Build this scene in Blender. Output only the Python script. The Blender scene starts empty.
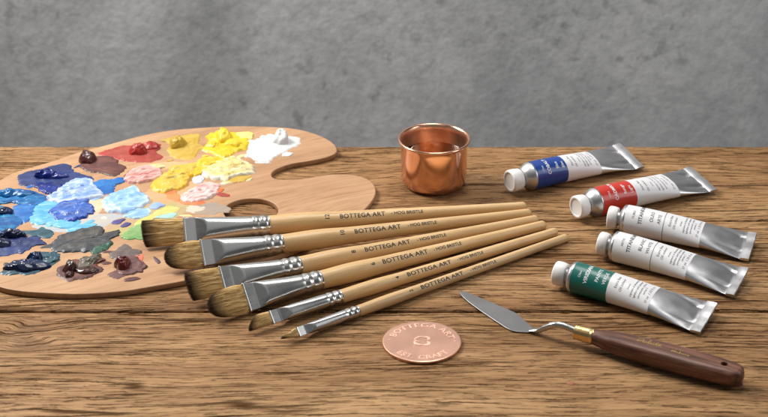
import bpy, bmesh, math, random
from mathutils import Vector, Matrix, noise
random.seed(7)
S = 0.001                      # everything below is written in millimetres
sc = bpy.context.scene
col = sc.collection

# ------------------------------------------------------------------ camera
cam_d = bpy.data.cameras.new('camera'); cam = bpy.data.objects.new('camera', cam_d); col.objects.link(cam)
PITCH = math.radians(27)
cam.location = (0, -584 * S / math.tan(PITCH), 584 * S)
cam.rotation_euler = (math.radians(90) - PITCH, 0, 0)
cam_d.lens = 1800 / 768 * 36; cam_d.sensor_width = 36
cam_d.clip_start = 0.02; cam_d.clip_end = 50
cam_d.dof.use_dof = True; cam_d.dof.focus_distance = 1.225; cam_d.dof.aperture_fstop = 15
sc.camera = cam
# ------------------------------------------------------------------ world, studio lamps and added fills
w = bpy.data.worlds.new('World'); sc.world = w; w.use_nodes = True
bgn = w.node_tree.nodes['Background']; bgn.inputs[0].default_value = (0.93, 0.96, 1.0, 1); bgn.inputs[1].default_value = 0.105
def area(name, loc, target, sx, sy, power, color):
    l = bpy.data.lights.new(name, 'AREA'); l.shape = 'RECTANGLE'; l.size = sx; l.size_y = sy; l.energy = power; l.color = color
    o = bpy.data.objects.new(name, l); col.objects.link(o); o.location = loc
    o.rotation_euler = (Vector(target) - Vector(loc)).to_track_quat('-Z', 'Y').to_euler()
    return o
area('key_softbox', (-0.74, 0.34, 0.80), (-0.02, -0.02, 0), 0.34, 0.44, 17.8, (1.0, 0.965, 0.92))
area('top_fill', (0.12, 0.26, 1.15), (0.03, 0.30, 0), 0.6, 0.35, 6.5, (1.0, 0.98, 0.96))  # added fill from above, brightens the middle of the wall
area('side_softbox', (0.95, -0.25, 0.55), (0.1, 0.0, 0.0), 0.30, 0.60, 2.5, (0.97, 0.98, 1.0))
area('overhead_fill', (0.0, -0.62, 1.30), (0.0, -0.05, 0.0), 1.3, 0.7, 1.1, (0.98, 0.99, 1.0))  # added dim fill, gives ferrules and blade a broad soft reflection
sc.view_settings.view_transform = 'Standard'; sc.view_settings.look = 'None'
sc.view_settings.exposure = 0.0; sc.view_settings.gamma = 1.0

# ------------------------------------------------------------------ measured layout (mm on the table)
BRUSHES = [{"size": "12", "shape": "flat", "a": [-165.8, -64.4, 13.2], "b": [101.3, -9.3, 6.5], "f": 29.9, "c": 75.9, "h": 88.4, "n": 128.3, "t": [137.4, 169.3, 173.6, 196.5], "W": 9.0, "R": 7.0, "Re": 3.4, "T": 2.7}, {"size": "10", "shape": "filbert", "a": [-146.7, -99.2, 13.4], "b": [104.1, -15.7, 4.6], "f": 26.4, "c": 69.4, "h": 82.0, "n": 123.4, "t": [132.3, 165.6, 170.7, 192.0], "W": 9.3, "R": 6.8, "Re": 3.3, "T": 2.7}, {"size": "8", "shape": "flat", "a": [-128.0, -135.3, 11.8], "b": [108.5, -22.7, 3.3], "f": 24.6, "c": 66.9, "h": 79.8, "n": 117.3, "t": [125.9, 159.9, 165.2, 187.4], "W": 9.2, "R": 6.3, "Re": 3.3, "T": 2.6}, {"size": "6", "shape": "filbert", "a": [-112.6, -157.5, 9.4], "b": [113.1, -31.1, 3.3], "f": 27.1, "c": 67.9, "h": 81.1, "n": 118.4, "t": [126.0, 160.8, 165.5, 187.6], "W": 9.6, "R": 6.6, "Re": 3.4, "T": 2.7}, {"size": "4", "shape": "angled", "a": [-87.2, -173.8, 6.2], "b": [120.3, -40.9, 3.1], "f": 18.3, "c": 59.7, "h": 70.1, "n": 112.1, "t": [120.0, 155.1, 160.0, 181.4], "W": 4.3, "R": 4.8, "Re": 3.2, "T": 1.7}, {"size": "2", "shape": "point", "a": [-64.8, -187.7, 4.9], "b": [126.8, -49.0, 2.9], "f": 13.2, "c": 50.1, "h": 59.3, "n": 100.1, "t": [108.2, 143.0, 148.9, 171.1], "W": 3.0, "R": 3.9, "Re": 2.9, "T": 1.4}]
TUBES = [{"kind": "blue", "a": [90.4, 22.6, 10.4], "b": [186.2, 75.9, 6], "s": 17.3, "band": 44.5, "white": 72.7, "cr": 103.2, "roll": 12, "capR": 8.2}, {"kind": "red", "a": [134.6, -18.9, 10.4], "b": [233.6, 36.5, 6], "s": 15.9, "band": 45.5, "white": 81.6, "cr": 107.6, "roll": 10, "capR": 8.2}, {"kind": "lead", "a": [156.2, -33.1, 10.4], "b": [251.0, -67.2, 5], "s": 11.5, "band": 39.8, "white": 66.2, "cr": 95.2, "roll": 9, "capR": 7.9}, {"kind": "titanium", "a": [145.8, -71.5, 10.4], "b": [234.4, -116.8, 5], "s": 11.3, "band": 39.7, "white": 65.2, "cr": 94.5, "roll": 9, "capR": 7.9}, {"kind": "green", "a": [112.5, -112.9, 10.4], "b": [205.6, -163.4, 5], "s": 12.8, "band": 39.9, "white": 69.4, "cr": 99.6, "roll": 9, "capR": 8.0}]
BOARD = [[-281.3, 38.1], [-273.7, 50.2], [-257.7, 62.9], [-244.7, 73.1], [-232.0, 85.0], [-209.2, 100.6], [-189.5, 114.5], [-168.3, 124.9], [-143.2, 130.7], [-112.3, 133.9], [-81.0, 131.4], [-64.0, 126.5], [-48.6, 115.2], [-39.0, 102.4], [-35.7, 91.1], [-37.0, 83.6], [-44.3, 76.6], [-56.9, 70.5], [-67.9, 66.3], [-74.4, 61.8], [-80.1, 56.0], [-83.0, 49.2], [-81.1, 41.8], [-74.0, 38.8], [-60.4, 40.3], [-47.8, 45.0], [-33.9, 48.0], [-21.0, 46.2], [-11.4, 39.0], [-6.5, 26.6], [-6.8, 11.2], [-12.8, -7.1], [-23.8, -27.1], [-42.6, -52.5], [-67.0, -74.2], [-96.2, -92.4], [-112.1, -102.1], [-131.6, -112.4], [-146.1, -118.0], [-157.7, -122.2], [-167.4, -125.5], [-182.7, -128.5], [-197.4, -129.9], [-207.2, -129.6], [-229.0, -127.5], [-241.9, -124.6], [-251.1, -120.6], [-266.0, -111.5], [-284.2, -93.8], [-300.0, -64.2], [-307.1, -31.7], [-304.2, -2.4], [-294.1, 21.7]]
THUMB = [[-94.2, -11.0], 19.3]
DABS = {"ultramarine smear": [[-268.4, 44.0], [-262.5, 52.1], [-252.2, 56.7], [-243.2, 63.5], [-234.4, 61.8], [-229.2, 52.1], [-222.2, 47.4], [-214.1, 39.8], [-217.6, 33.2], [-226.5, 29.9], [-236.7, 16.0], [-246.3, 21.7], [-254.3, 28.2], [-264.4, 29.9]], "ultramarine light": [[-255.7, 29.9], [-246.8, 33.2], [-234.8, 31.5], [-230.9, 24.9], [-237.9, 14.4], [-245.5, 16.8]], "cyan smear": [[-283.0, 16.8], [-270.0, 22.5], [-256.9, 20.0], [-242.8, 9.4], [-246.5, -2.4], [-257.2, -2.4], [-266.0, 0.8], [-279.3, -2.4]], "pale blue pile": [[-237.3, 15.2], [-232.1, 28.2], [-224.8, 37.3], [-215.1, 36.5], [-209.8, 24.9], [-202.9, 12.0], [-212.1, 5.6], [-222.2, 1.6], [-232.8, 0.8], [-241.2, 8.8]], "cobalt pile": [[-235.7, -11.7], [-232.0, -3.9], [-222.9, 6.4], [-214.3, 6.4], [-209.5, -2.4], [-205.3, -11.7], [-208.4, -19.5], [-214.3, -27.1], [-220.8, -30.2], [-230.6, -25.6]], "pale turquoise": [[-245.9, -30.2], [-250.4, -8.6], [-242.1, 0.8], [-231.3, 0.8], [-224.1, -17.9], [-212.6, -28.6], [-218.2, -37.7], [-226.6, -37.7], [-235.0, -33.2]], "azure dab": [[-211.8, 23.3], [-209.3, 36.5], [-201.4, 38.1], [-193.1, 41.5], [-190.0, 34.8], [-195.7, 28.2], [-195.9, 18.4], [-203.9, 13.6], [-211.0, 18.4]], "maroon smear": [[-225.3, 65.3], [-223.8, 75.7], [-216.6, 77.5], [-205.3, 77.5], [-197.7, 65.3], [-192.1, 56.7], [-199.5, 45.3], [-208.9, 49.9], [-217.3, 51.6], [-224.2, 58.4]], "red smear": [[-213.0, 81.9], [-204.3, 92.5], [-195.0, 97.0], [-180.0, 98.8], [-172.4, 99.7], [-170.8, 91.6], [-173.2, 86.3], [-167.8, 78.3], [-170.1, 72.2], [-179.4, 68.7], [-191.6, 70.5], [-198.8, 74.0]], "pink pile": [[-188.7, 39.0], [-187.5, 49.9], [-176.9, 60.1], [-168.2, 55.0], [-164.3, 46.5], [-167.8, 39.0], [-175.2, 33.2], [-186.9, 33.2]], "white streak": [[-179.5, 56.7], [-174.2, 61.8], [-164.5, 61.8], [-164.0, 57.5], [-169.6, 54.1], [-176.1, 53.3]], "maroon patch": [[-190.6, 44.8], [-187.9, 52.4], [-181.9, 58.4], [-179.3, 55.0], [-184.9, 46.5], [-188.7, 41.5]], "ochre smear": [[-170.2, 107.0], [-160.1, 113.4], [-149.8, 118.0], [-142.5, 118.2], [-142.2, 102.4], [-136.9, 95.2], [-140.8, 88.1], [-144.1, 75.0], [-154.6, 74.7], [-163.4, 86.3], [-163.4, 100.6]], "golden pile": [[-168.3, 29.9], [-161.5, 48.2], [-156.1, 60.1], [-147.3, 61.0], [-137.1, 63.5], [-139.0, 51.6], [-142.4, 41.5], [-144.1, 28.2], [-153.0, 20.0], [-162.6, 18.4]], "golden drip": [[-158.6, 21.7], [-151.0, 24.9], [-149.1, 13.6], [-143.6, 8.8], [-147.3, 3.2], [-154.7, 5.6]], "lemon pile": [[-136.6, 91.6], [-132.1, 100.6], [-136.1, 111.5], [-130.6, 118.9], [-126.3, 123.6], [-119.1, 120.8], [-114.3, 118.9], [-106.7, 119.8], [-104.1, 104.2], [-104.3, 97.0], [-107.0, 90.7], [-111.9, 86.3], [-118.5, 78.3], [-124.1, 78.3], [-132.3, 85.2]], "lemon streak": [[-115.8, 118.0], [-106.7, 120.8], [-101.9, 118.0], [-101.5, 111.5], [-107.3, 106.1], [-113.5, 107.9]], "white smear": [[-104.4, 104.2], [-97.4, 107.0], [-94.7, 114.3], [-87.9, 116.1], [-69.3, 113.4], [-65.1, 106.1], [-66.0, 98.8], [-72.8, 90.7], [-80.6, 81.0], [-87.6, 70.5], [-96.7, 72.2], [-99.3, 78.3], [-103.8, 78.3], [-102.1, 91.6]], "white fleck": [[-76.2, 82.7], [-72.6, 85.4], [-69.4, 82.7], [-71.5, 78.7], [-75.3, 79.2]], "pale yellow pile": [[-134.9, 51.6], [-130.2, 61.8], [-119.4, 70.5], [-114.2, 76.1], [-107.8, 70.5], [-98.1, 60.1], [-96.8, 51.6], [-101.7, 46.5], [-111.6, 42.1], [-115.3, 37.3], [-128.5, 42.1]], "yellow pile": [[-142.1, 53.3], [-140.3, 66.1], [-134.3, 74.0], [-123.9, 75.7], [-119.3, 69.6], [-125.6, 60.1], [-131.6, 51.6], [-136.9, 44.8], [-142.0, 44.8]], "ochre patch": [[-117.2, 38.1], [-107.4, 43.8], [-97.9, 46.0], [-100.4, 38.1], [-105.2, 34.0], [-112.5, 34.0]], "lilac patch": [[-140.7, 39.0], [-136.9, 45.3], [-132.1, 40.6], [-133.3, 34.1], [-138.0, 33.2]], "blush pile": [[-144.6, 12.0], [-140.2, 18.4], [-134.0, 26.6], [-126.2, 31.8], [-119.9, 26.6], [-120.7, 18.4], [-124.2, 8.8], [-131.7, 4.0], [-138.5, 0.8], [-144.0, 5.6]], "orange fleck": [[-121.8, 23.3], [-119.2, 26.6], [-116.0, 23.3], [-117.8, 18.4], [-121.4, 18.4]], "orange patch": [[-144.7, 5.6], [-137.2, 1.6], [-129.5, 4.0], [-131.1, -2.4], [-139.6, -2.4], [-144.9, 0.8]], "sky pile": [[-199.5, -2.4], [-198.9, 8.8], [-191.4, 17.6], [-181.5, 24.6], [-175.2, 15.2], [-170.0, 7.2], [-169.8, -2.4], [-181.1, -12.8], [-194.5, -12.8]], "sky dab": [[-182.8, -18.7], [-177.0, -11.3], [-167.7, -8.6], [-165.2, -15.8], [-171.2, -24.1], [-179.8, -22.6]], "periwinkle dab": [[-166.6, -6.3], [-162.1, 0.5], [-156.7, -2.4], [-158.4, -7.1], [-163.8, -9.6]], "yellow green smear": [[-173.3, -30.2], [-163.0, -15.8], [-154.2, -6.3], [-145.4, -8.6], [-149.3, -15.8], [-158.9, -21.0], [-163.7, -28.6], [-170.6, -34.7]], "aqua dab": [[-163.2, -24.1], [-158.5, -18.7], [-147.5, -15.8], [-147.0, -21.0], [-152.4, -23.3]], "green dab": [[-180.6, -50.5], [-178.2, -43.7], [-172.7, -34.7], [-165.4, -31.7], [-163.7, -52.5], [-174.4, -54.7]], "violet fleck": [[-189.4, -30.2], [-185.9, -24.8], [-181.6, -24.8], [-184.9, -32.4]], "violet fleck2": [[-183.7, -36.2], [-180.2, -30.9], [-176.0, -30.9], [-179.4, -37.0]], "slate pile": [[-225.9, -67.1], [-223.0, -51.1], [-213.6, -43.1], [-202.3, -37.0], [-195.1, -39.2], [-193.0, -49.1], [-184.3, -42.2], [-184.0, -49.6], [-188.8, -54.7], [-186.1, -59.8], [-192.6, -64.2], [-197.4, -71.4], [-206.0, -72.8], [-219.5, -72.8]], "dark green dab": [[-199.2, -72.8], [-196.4, -64.2], [-190.6, -56.9], [-184.7, -59.8], [-187.6, -68.5], [-194.3, -74.2]], "umber smear": [[-216.7, -102.9], [-212.4, -88.3], [-204.4, -83.4], [-194.8, -79.9], [-188.0, -85.1], [-192.1, -89.7], [-188.2, -98.0], [-193.8, -107.5], [-200.4, -110.2], [-205.9, -112.9], [-212.3, -107.5]], "olive stroke": [[-202.9, -98.0], [-203.9, -86.9], [-198.0, -81.3], [-191.7, -77.7], [-192.0, -85.5], [-195.5, -93.8], [-197.6, -102.1]], "navy smear": [[-254.1, -101.4], [-247.5, -93.8], [-239.3, -83.5], [-233.7, -73.5], [-221.8, -75.6], [-219.5, -85.5], [-225.7, -96.6], [-233.3, -102.9], [-244.3, -104.4], [-251.6, -104.4]], "teal stroke": [[-231.4, -82.7], [-227.0, -77.0], [-220.6, -74.9], [-218.9, -85.5], [-223.5, -89.7], [-228.9, -89.7]], "indigo smear": [[-271.2, -51.1], [-258.1, -44.0], [-249.7, -49.6], [-242.3, -51.1], [-235.6, -54.0], [-232.2, -62.0], [-239.8, -65.2], [-245.1, -75.6], [-250.9, -75.6], [-264.5, -78.5]], "denim smear": [[-254.7, -43.7], [-242.2, -41.4], [-237.0, -37.7], [-228.9, -44.7], [-231.4, -52.5], [-242.6, -49.6]], "turquoise smear": [[-280.1, -5.5], [-267.0, -7.1], [-260.1, -17.9], [-251.8, -28.6], [-259.6, -39.2], [-272.9, -42.2]], "teal smear": [[-262.3, -5.5], [-252.7, 4.8], [-241.9, 4.0], [-246.2, -3.9], [-247.5, -21.0], [-251.8, -28.6], [-261.0, -16.4]], "aqua stroke": [[-219.7, -41.4], [-213.3, -33.2], [-203.9, -30.9], [-201.3, -34.7], [-213.4, -44.6]], "mushroom smear": [[-184.8, -77.0], [-177.1, -63.0], [-171.8, -67.1], [-164.7, -72.8], [-164.7, -78.5], [-172.0, -84.1], [-179.6, -82.7]], "mauve smear": [[-182.8, -104.0], [-177.5, -98.6], [-170.4, -102.1], [-174.7, -109.5], [-179.5, -108.9]], "oxblood smear": [[-178.1, -93.8], [-176.3, -82.7], [-170.5, -79.9], [-162.5, -85.5], [-158.7, -94.5], [-164.5, -102.1], [-174.2, -103.4]], "coral fleck": [[-169.0, -81.3], [-166.3, -75.6], [-162.2, -76.3], [-162.6, -84.1], [-166.4, -86.2]], "plum fleck": [[-155.3, -80.6], [-153.5, -81.3], [-149.8, -87.3], [-152.1, -88.3]], "tan stain": [[-174.4, 63.5], [-160.0, 68.7], [-141.1, 67.0], [-148.0, 61.0], [-162.4, 56.7]], "grey stain": [[-144.2, -7.1], [-133.9, -2.4], [-122.4, -3.9], [-114.9, -9.4], [-126.6, -13.3], [-138.6, -13.3]], "pale wash": [[-244.3, -31.7], [-235.6, -16.4], [-213.3, -24.1], [-200.4, -16.4], [-184.4, -19.5], [-189.8, -31.7], [-202.7, -39.2], [-220.1, -43.7], [-235.8, -40.7]], "warm wash": [[-172.0, 18.4], [-163.0, 28.2], [-147.6, 34.8], [-131.0, 36.5], [-123.7, 28.2], [-132.4, 12.0], [-143.8, -3.9], [-159.8, -0.8], [-169.4, 8.8]], "olive wash": [[-193.6, -34.7], [-183.0, -19.5], [-167.1, 0.8], [-148.7, 2.4], [-138.1, -3.9], [-146.1, -22.6], [-163.0, -34.7], [-180.9, -46.6], [-189.6, -43.7]], "grey wash": [[-133.9, -2.4], [-122.9, 2.4], [-112.4, -3.9], [-109.0, -11.7], [-119.9, -16.4], [-131.4, -14.9]], "peach stain": [[-213.5, 5.6], [-203.7, 7.2], [-199.3, -3.9], [-202.8, -19.5], [-209.8, -28.6], [-214.5, -16.4]]}
FLECKS_AT = [[-257.3, 26.6, "b"], [-231.0, 16.8, "s"], [-205.8, 7.2, "s"], [-210.2, 53.3, "m"], [-227.0, 61.8, "d"], [-193.4, 67.0, "r"], [-205.4, 89.8, "r"], [-166.6, 88.1, "o"], [-175.1, 44.8, "w"], [-169.2, 24.9, "y"], [-160.2, 70.5, "o"], [-147.6, 72.2, "y"], [-134.8, 79.2, "y"], [-128.4, 75.7, "o"], [-106.2, 79.2, "c"], [-96.9, 88.1, "w"], [-91.1, 67.0, "w"], [-95.0, 58.4, "c"], [-98.9, 38.1, "c"], [-107.9, 31.5, "o"], [-114.0, 34.8, "c"], [-131.3, 31.5, "p"], [-116.7, 13.6, "r"], [-145.3, -2.4, "p"], [-149.8, 13.6, "o"], [-168.0, 8.8, "y"], [-168.3, -13.3, "s"], [-202.2, -13.3, "s"], [-196.7, -22.6, "w"], [-189.9, -21.0, "t"], [-205.6, -28.6, "t"], [-224.2, -43.7, "d"], [-234.0, -34.7, "t"], [-246.5, -34.7, "b"], [-259.9, -30.2, "t"], [-246.1, -13.3, "s"], [-240.0, -7.1, "b"], [-256.8, -8.6, "t"], [-227.7, -64.2, "k"], [-215.0, -75.6, "k"], [-187.2, -51.1, "g"], [-181.2, -65.6, "k"], [-187.0, -72.8, "m"], [-216.4, -92.4, "n"], [-186.2, -88.3, "m"], [-188.1, -103.4, "m"], [-240.1, -86.9, "n"], [-221.7, -100.7, "n"], [-253.0, -89.7, "k"], [-157.8, -102.1, "m"], [-166.1, -110.2, "m"], [-178.7, -31.7, "d"], [-168.2, -43.7, "g"], [-158.2, -14.9, "o"], [-139.4, -19.5, "c"], [-156.8, 38.1, "c"], [-233.8, 7.2, "w"], [-213.6, 41.5, "b"], [-191.4, 12.0, "w"], [-174.2, 0.8, "w"]]
KNOBS = {"ultramarine knob": [-247.8, 44.0, 8.1, 4.7, 5.5], "ultramarine drag": [-239.5, 42.3, 7.3, 3.5, 3], "maroon knob": [-221.6, 70.5, 6.0, 5.4, 6.5], "cyan knob": [-270.0, 12.8, 5.8, 4.5, 4.5], "cyan ridge": [-262.1, 12.8, 8.6, 3.6, 3.2], "red knob": [-186.1, 86.3, 6.1, 6.9, 6.5], "red ridge": [-178.6, 93.4, 7.6, 4.7, 3.5], "ochre knob": [-156.5, 97.0, 5.7, 7.1, 6.5], "lemon knob": [-122.4, 108.8, 5.8, 8.0, 7.0], "lemon ridge": [-115.1, 97.9, 6.1, 5.6, 4.2], "lemon lump": [-130.2, 97.0, 5.3, 5.0, 3], "white knob": [-79.6, 105.2, 5.7, 7.0, 8.0], "turquoise knob": [-268.4, -14.9, 7.1, 4.3, 4], "indigo knob": [-257.4, -51.1, 8.3, 4.2, 5], "indigo ridge": [-260.5, -64.2, 6.1, 4.5, 4], "navy knob": [-234.3, -85.5, 4.7, 3.7, 5.5], "navy ridge": [-237.5, -93.8, 13.3, 4.3, 4], "umber knob": [-208.9, -98.0, 4.3, 5.6, 5.5], "umber ridge": [-199.2, -100.0, 8.0, 3.8, 3], "umber lump": [-207.6, -106.1, 3.3, 3.5, 3], "oxblood knob": [-173.6, -93.1, 5.0, 6.0, 7]}
CUP = [36.4, 40.3, 0]
COIN = [23.6, -185.5, 2]
BLADE = [[49.5, -123.6], [50.4, -121.3], [52.0, -121.1], [54.3, -122.6], [62.4, -129.7], [70.5, -136.8], [78.5, -143.9], [83.3, -148.3], [86.0, -151.7], [88.2, -156.4], [91.3, -162.9], [94.0, -168.7], [93.1, -171.9], [91.1, -173.2], [85.5, -172.9], [80.6, -171.4], [77.0, -167.9], [72.3, -161.4], [67.0, -153.9], [61.0, -145.2], [55.1, -135.9], [51.4, -128.8]]
SHANK = [[92.9, -171.1, 1.6], [96.7, -174.2, 3], [101.2, -177.6, 7], [105.9, -180.2, 10.5], [110.7, -181.6, 11], [116.8, -184.1, 9.8], [120.4, -185.9, 9]]
KFER = [[119.8, -185.6, 9], [129.6, -192.1, 9]]
STAIN_AT = [[211.8, -231.3], [112.2, -231.3]]
KAX = [[129.6, -192.1, 9], [214.2, -236.5, 7.5]]

# ------------------------------------------------------------------ helpers
def finish(name, me, m, parent=None, smooth=True, auto=None):
    o = bpy.data.objects.new(name, me); col.objects.link(o)
    if m is not None: me.materials.append(m)
    if parent is not None: o.parent = parent
    if smooth:
        for p in me.polygons: p.use_smooth = True
        if auto: me.set_sharp_from_angle(angle=math.radians(auto))
    return o
def mesh(name, vs, fs, m, parent=None, smooth=True, auto=35):
    me = bpy.data.meshes.new(name)
    me.from_pydata([(v[0] * S, v[1] * S, v[2] * S) for v in vs], [], fs); me.update()
    return finish(name, me, m, parent, smooth, auto)
def thing(name, label, cat, loc=(0, 0, 0), rot=None, group=None):
    o = bpy.data.objects.new(name, None); col.objects.link(o)
    o.location = [c * S for c in loc]; o.empty_display_size = 0.01
    if rot is not None: o.rotation_euler = rot
    o['label'] = label; o['category'] = cat
    if group: o['group'] = group
    return o
def tag(o, label, cat, group=None):
    o['label'] = label; o['category'] = cat
    if group: o['group'] = group
    return o
def ring_faces(fs, base, n, rings, close=True):
    for r in range(rings - 1):
        for i in range(n if close else n - 1):
            a = base + r * n + i; b = base + r * n + (i + 1) % n
            fs.append((a, b, b + n, a + n))
def loft(rings, cap0=True, cap1=True):
    n = len(rings[0]); vs = [p for r in rings for p in r]; fs = []
    ring_faces(fs, 0, n, len(rings))
    if cap0: fs.append(tuple(reversed(range(n))))
    if cap1: fs.append(tuple(range((len(rings) - 1) * n, len(rings) * n)))
    return vs, fs
def join(*parts):
    V, Fc = [], []
    for vs, fs in parts:
        k = len(V); V += list(vs); Fc += [tuple(i + k for i in f) for f in fs]
    return V, Fc
def lathe(profile, n=64, axis='z', cap0=False, cap1=False):
    rings = []
    for r, h in profile:
        ring = []
        for i in range(n):
            a = 2 * math.pi * i / n
            ring.append((r * math.cos(a), r * math.sin(a), h) if axis == 'z' else (h, -r * math.cos(a), r * math.sin(a)))
        rings.append(ring)
    return loft(rings, cap0, cap1)
def lerp(a, b, t): return a + (b - a) * t
def smooth01(t): t = max(0, min(1, t)); return t * t * (3 - 2 * t)
def interp(tab, x):
    if x <= tab[0][0]: return tab[0][1]
    for (x0, y0), (x1, y1) in zip(tab, tab[1:]):
        if x <= x1:
            return lerp(y0, y1, smooth01((x - x0) / (x1 - x0)) if False else (x - x0) / (x1 - x0))
    return tab[-1][1]
def catmull(pts, k):
    out = []; n = len(pts)
    for i in range(n):
        p0, p1, p2, p3 = (Vector(pts[(i + j) % n]) for j in (-1, 0, 1, 2))
        for s in range(k):
            t = s / k
            out.append(0.5 * ((2 * p1) + (p2 - p0) * t + (2 * p0 - 5 * p1 + 4 * p2 - p3) * t * t + (3 * p1 - p0 - 3 * p2 + p3) * t ** 3))
    return out
def catmull_open(pts, k):
    P_ = [Vector(p) for p in pts]; P_ = [P_[0] * 2 - P_[1]] + P_ + [P_[-1] * 2 - P_[-2]]; out = []
    for i in range(1, len(P_) - 2):
        p0, p1, p2, p3 = P_[i - 1:i + 3]
        for s in range(k):
            t = s / k
            out.append(0.5 * ((2 * p1) + (p2 - p0) * t + (2 * p0 - 5 * p1 + 4 * p2 - p3) * t * t + (3 * p1 - p0 - 3 * p2 + p3) * t ** 3))
    out.append(P_[-2]); return out
def sweep(path, radii, n=16):
    rings = []
    for i, p in enumerate(path):
        d = (path[min(i + 1, len(path) - 1)] - path[max(i - 1, 0)]).normalized()
        up = Vector((0, 0, 1)) if abs(d.z) < .95 else Vector((0, 1, 0))
        s = d.cross(up).normalized(); u = s.cross(d)
        ra, rb = radii[i] if isinstance(radii[i], tuple) else (radii[i], radii[i])
        rings.append([tuple(p + s * math.cos(2 * math.pi * j / n) * ra + u * math.sin(2 * math.pi * j / n) * rb) for j in range(n)])
    return loft(rings)
def plate(name, outlines, thick, bevel, m, parent=None, z=0.0, res=1):
    """flat shape with real thickness cut from closed outlines (holes allowed); bottom at z"""
    cu = bpy.data.curves.new('tmp', 'CURVE'); cu.dimensions = '2D'; cu.fill_mode = 'BOTH'
    cu.extrude = (thick / 2 - bevel) * S; cu.bevel_depth = bevel * S; cu.bevel_resolution = 2
    cu.offset = -bevel * S
    for pts in outlines:
        sp = cu.splines.new('POLY'); sp.points.add(len(pts) - 1); sp.use_cyclic_u = True
        for q, p in zip(sp.points, pts): q.co = (p[0] * S, p[1] * S, 0, 1)
    to = bpy.data.objects.new('tmp', cu); col.objects.link(to)
    me = bpy.data.meshes.new_from_object(to.evaluated_get(bpy.context.evaluated_depsgraph_get()))
    bpy.data.objects.remove(to); bpy.data.curves.remove(cu)
    me.name = name
    for v in me.vertices: v.co.z += (z + thick / 2) * S
    me.materials.clear()
    return finish(name, me, m, parent, True, 40)
def glyphs(text, size, bold=0.0, shear=0.0, space=1.0, max_edge=0.7, align='LEFT', word=1.0):
    """flat triangulated lettering in mm, cap height about `size`"""
    cu = bpy.data.curves.new('tmp', 'FONT'); cu.body = text; cu.size = size / 0.70; cu.offset = bold; cu.shear = shear
    cu.space_character = space; cu.space_word = word; cu.align_x = align; cu.resolution_u = 3
    to = bpy.data.objects.new('tmp', cu); col.objects.link(to)
    me = bpy.data.meshes.new_from_object(to.evaluated_get(bpy.context.evaluated_depsgraph_get()))
    bpy.data.objects.remove(to); bpy.data.curves.remove(cu)
    bm = bmesh.new(); bm.from_mesh(me); bpy.data.meshes.remove(me)
    bmesh.ops.remove_doubles(bm, verts=bm.verts, dist=1e-4)
    bmesh.ops.triangulate(bm, faces=bm.faces)
    for _ in range(4):
        long = [e for e in bm.edges if e.calc_length() > max_edge]
        if not long: break
        bmesh.ops.subdivide_edges(bm, edges=long, cuts=1)
        bmesh.ops.triangulate(bm, faces=bm.faces)
    bm.verts.index_update()
    vs = [tuple(v.co) for v in bm.verts]; fs = [tuple(v.index for v in f.verts) for f in bm.faces]
    bm.free(); return vs, fs
def fit_width(g, w):
    vs, fs = g; x0 = min(v[0] for v in vs); x1 = max(v[0] for v in vs); k = w / (x1 - x0)
    return [((v[0] - x0) * k, v[1], v[2]) for v in vs], fs

# ------------------------------------------------------------------ node helper
class N:
    def __init__(s, name):
        s.m = bpy.data.materials.new(name); s.m.use_nodes = True; s.t = s.m.node_tree
        s.b = s.t.nodes['Principled BSDF']; s.out = s.t.nodes['Material Output']
    def n(s, typ, **kw):
        nd = s.t.nodes.new(typ)
        for k, v in kw.items():
            if k == 'i':
                for a, b in v.items(): s.set(nd.inputs[a], b)
            else: setattr(nd, k, v)
        return nd
    def set(s, sock, v):
        if isinstance(v, bpy.types.NodeSocket): s.t.links.new(v, sock)
        else:
            if hasattr(sock.default_value, '__len__') and isinstance(v, tuple) and len(sock.default_value) == 4 and len(v) == 3: v = v + (1,)
            sock.default_value = v
    def math(s, op, a, b=0.0, c=None, clamp=False):
        nd = s.n('ShaderNodeMath', operation=op, use_clamp=clamp); s.set(nd.inputs[0], a); s.set(nd.inputs[1], b)
        if c is not None: s.set(nd.inputs[2], c)
        return nd.outputs[0]
    def vmath(s, op, a, b):
        nd = s.n('ShaderNodeVectorMath', operation=op); s.set(nd.inputs[0], a); s.set(nd.inputs[1], b); return nd.outputs[0]
    def obj(s): return s.n('ShaderNodeTexCoord').outputs['Object']
    def noise(s, vec, scale, detail=4, rough=.55, dist=0.0, out='Fac'):
        nd = s.n('ShaderNodeTexNoise', i={'Vector': vec, 'Scale': scale, 'Detail': detail, 'Roughness': rough, 'Distortion': dist})
        return nd.outputs[out]
    def ramp(s, f, stops, interp='LINEAR'):
        nd = s.n('ShaderNodeValToRGB'); cr = nd.color_ramp; cr.interpolation = interp
        while len(cr.elements) < len(stops): cr.elements.new(0.5)
        for e, (p, c) in zip(cr.elements, stops):
            e.position = p; e.color = (c, c, c, 1) if isinstance(c, (int, float)) else tuple(c) + (1,)
        s.set(nd.inputs[0], f); return nd.outputs[0]
    def mix(s, f, a, b, mode='MIX'):
        nd = s.n('ShaderNodeMix', data_type='RGBA', blend_type=mode); s.set(nd.inputs[0], f); s.set(nd.inputs[6], a); s.set(nd.inputs[7], b); return nd.outputs[2]
    def bump(s, h, strength, dist, normal=None):
        nd = s.n('ShaderNodeBump', i={'Height': h, 'Strength': strength, 'Distance': dist})
        if normal is not None: s.set(nd.inputs['Normal'], normal)
        s.t.links.new(nd.outputs[0], s.b.inputs['Normal']); return nd.outputs[0]
    def P(s, **kw):
        names = dict(color='Base Color', metal='Metallic', rough='Roughness', coat='Coat Weight', coat_r='Coat Roughness', ior='IOR', trans='Transmission Weight', spec='Specular IOR Level', aniso='Anisotropic', sss='Subsurface Weight', sss_s='Subsurface Scale', sheen='Sheen Weight')
        for k, v in kw.items(): s.set(s.b.inputs[names[k]], v)
        return s.m

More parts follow.
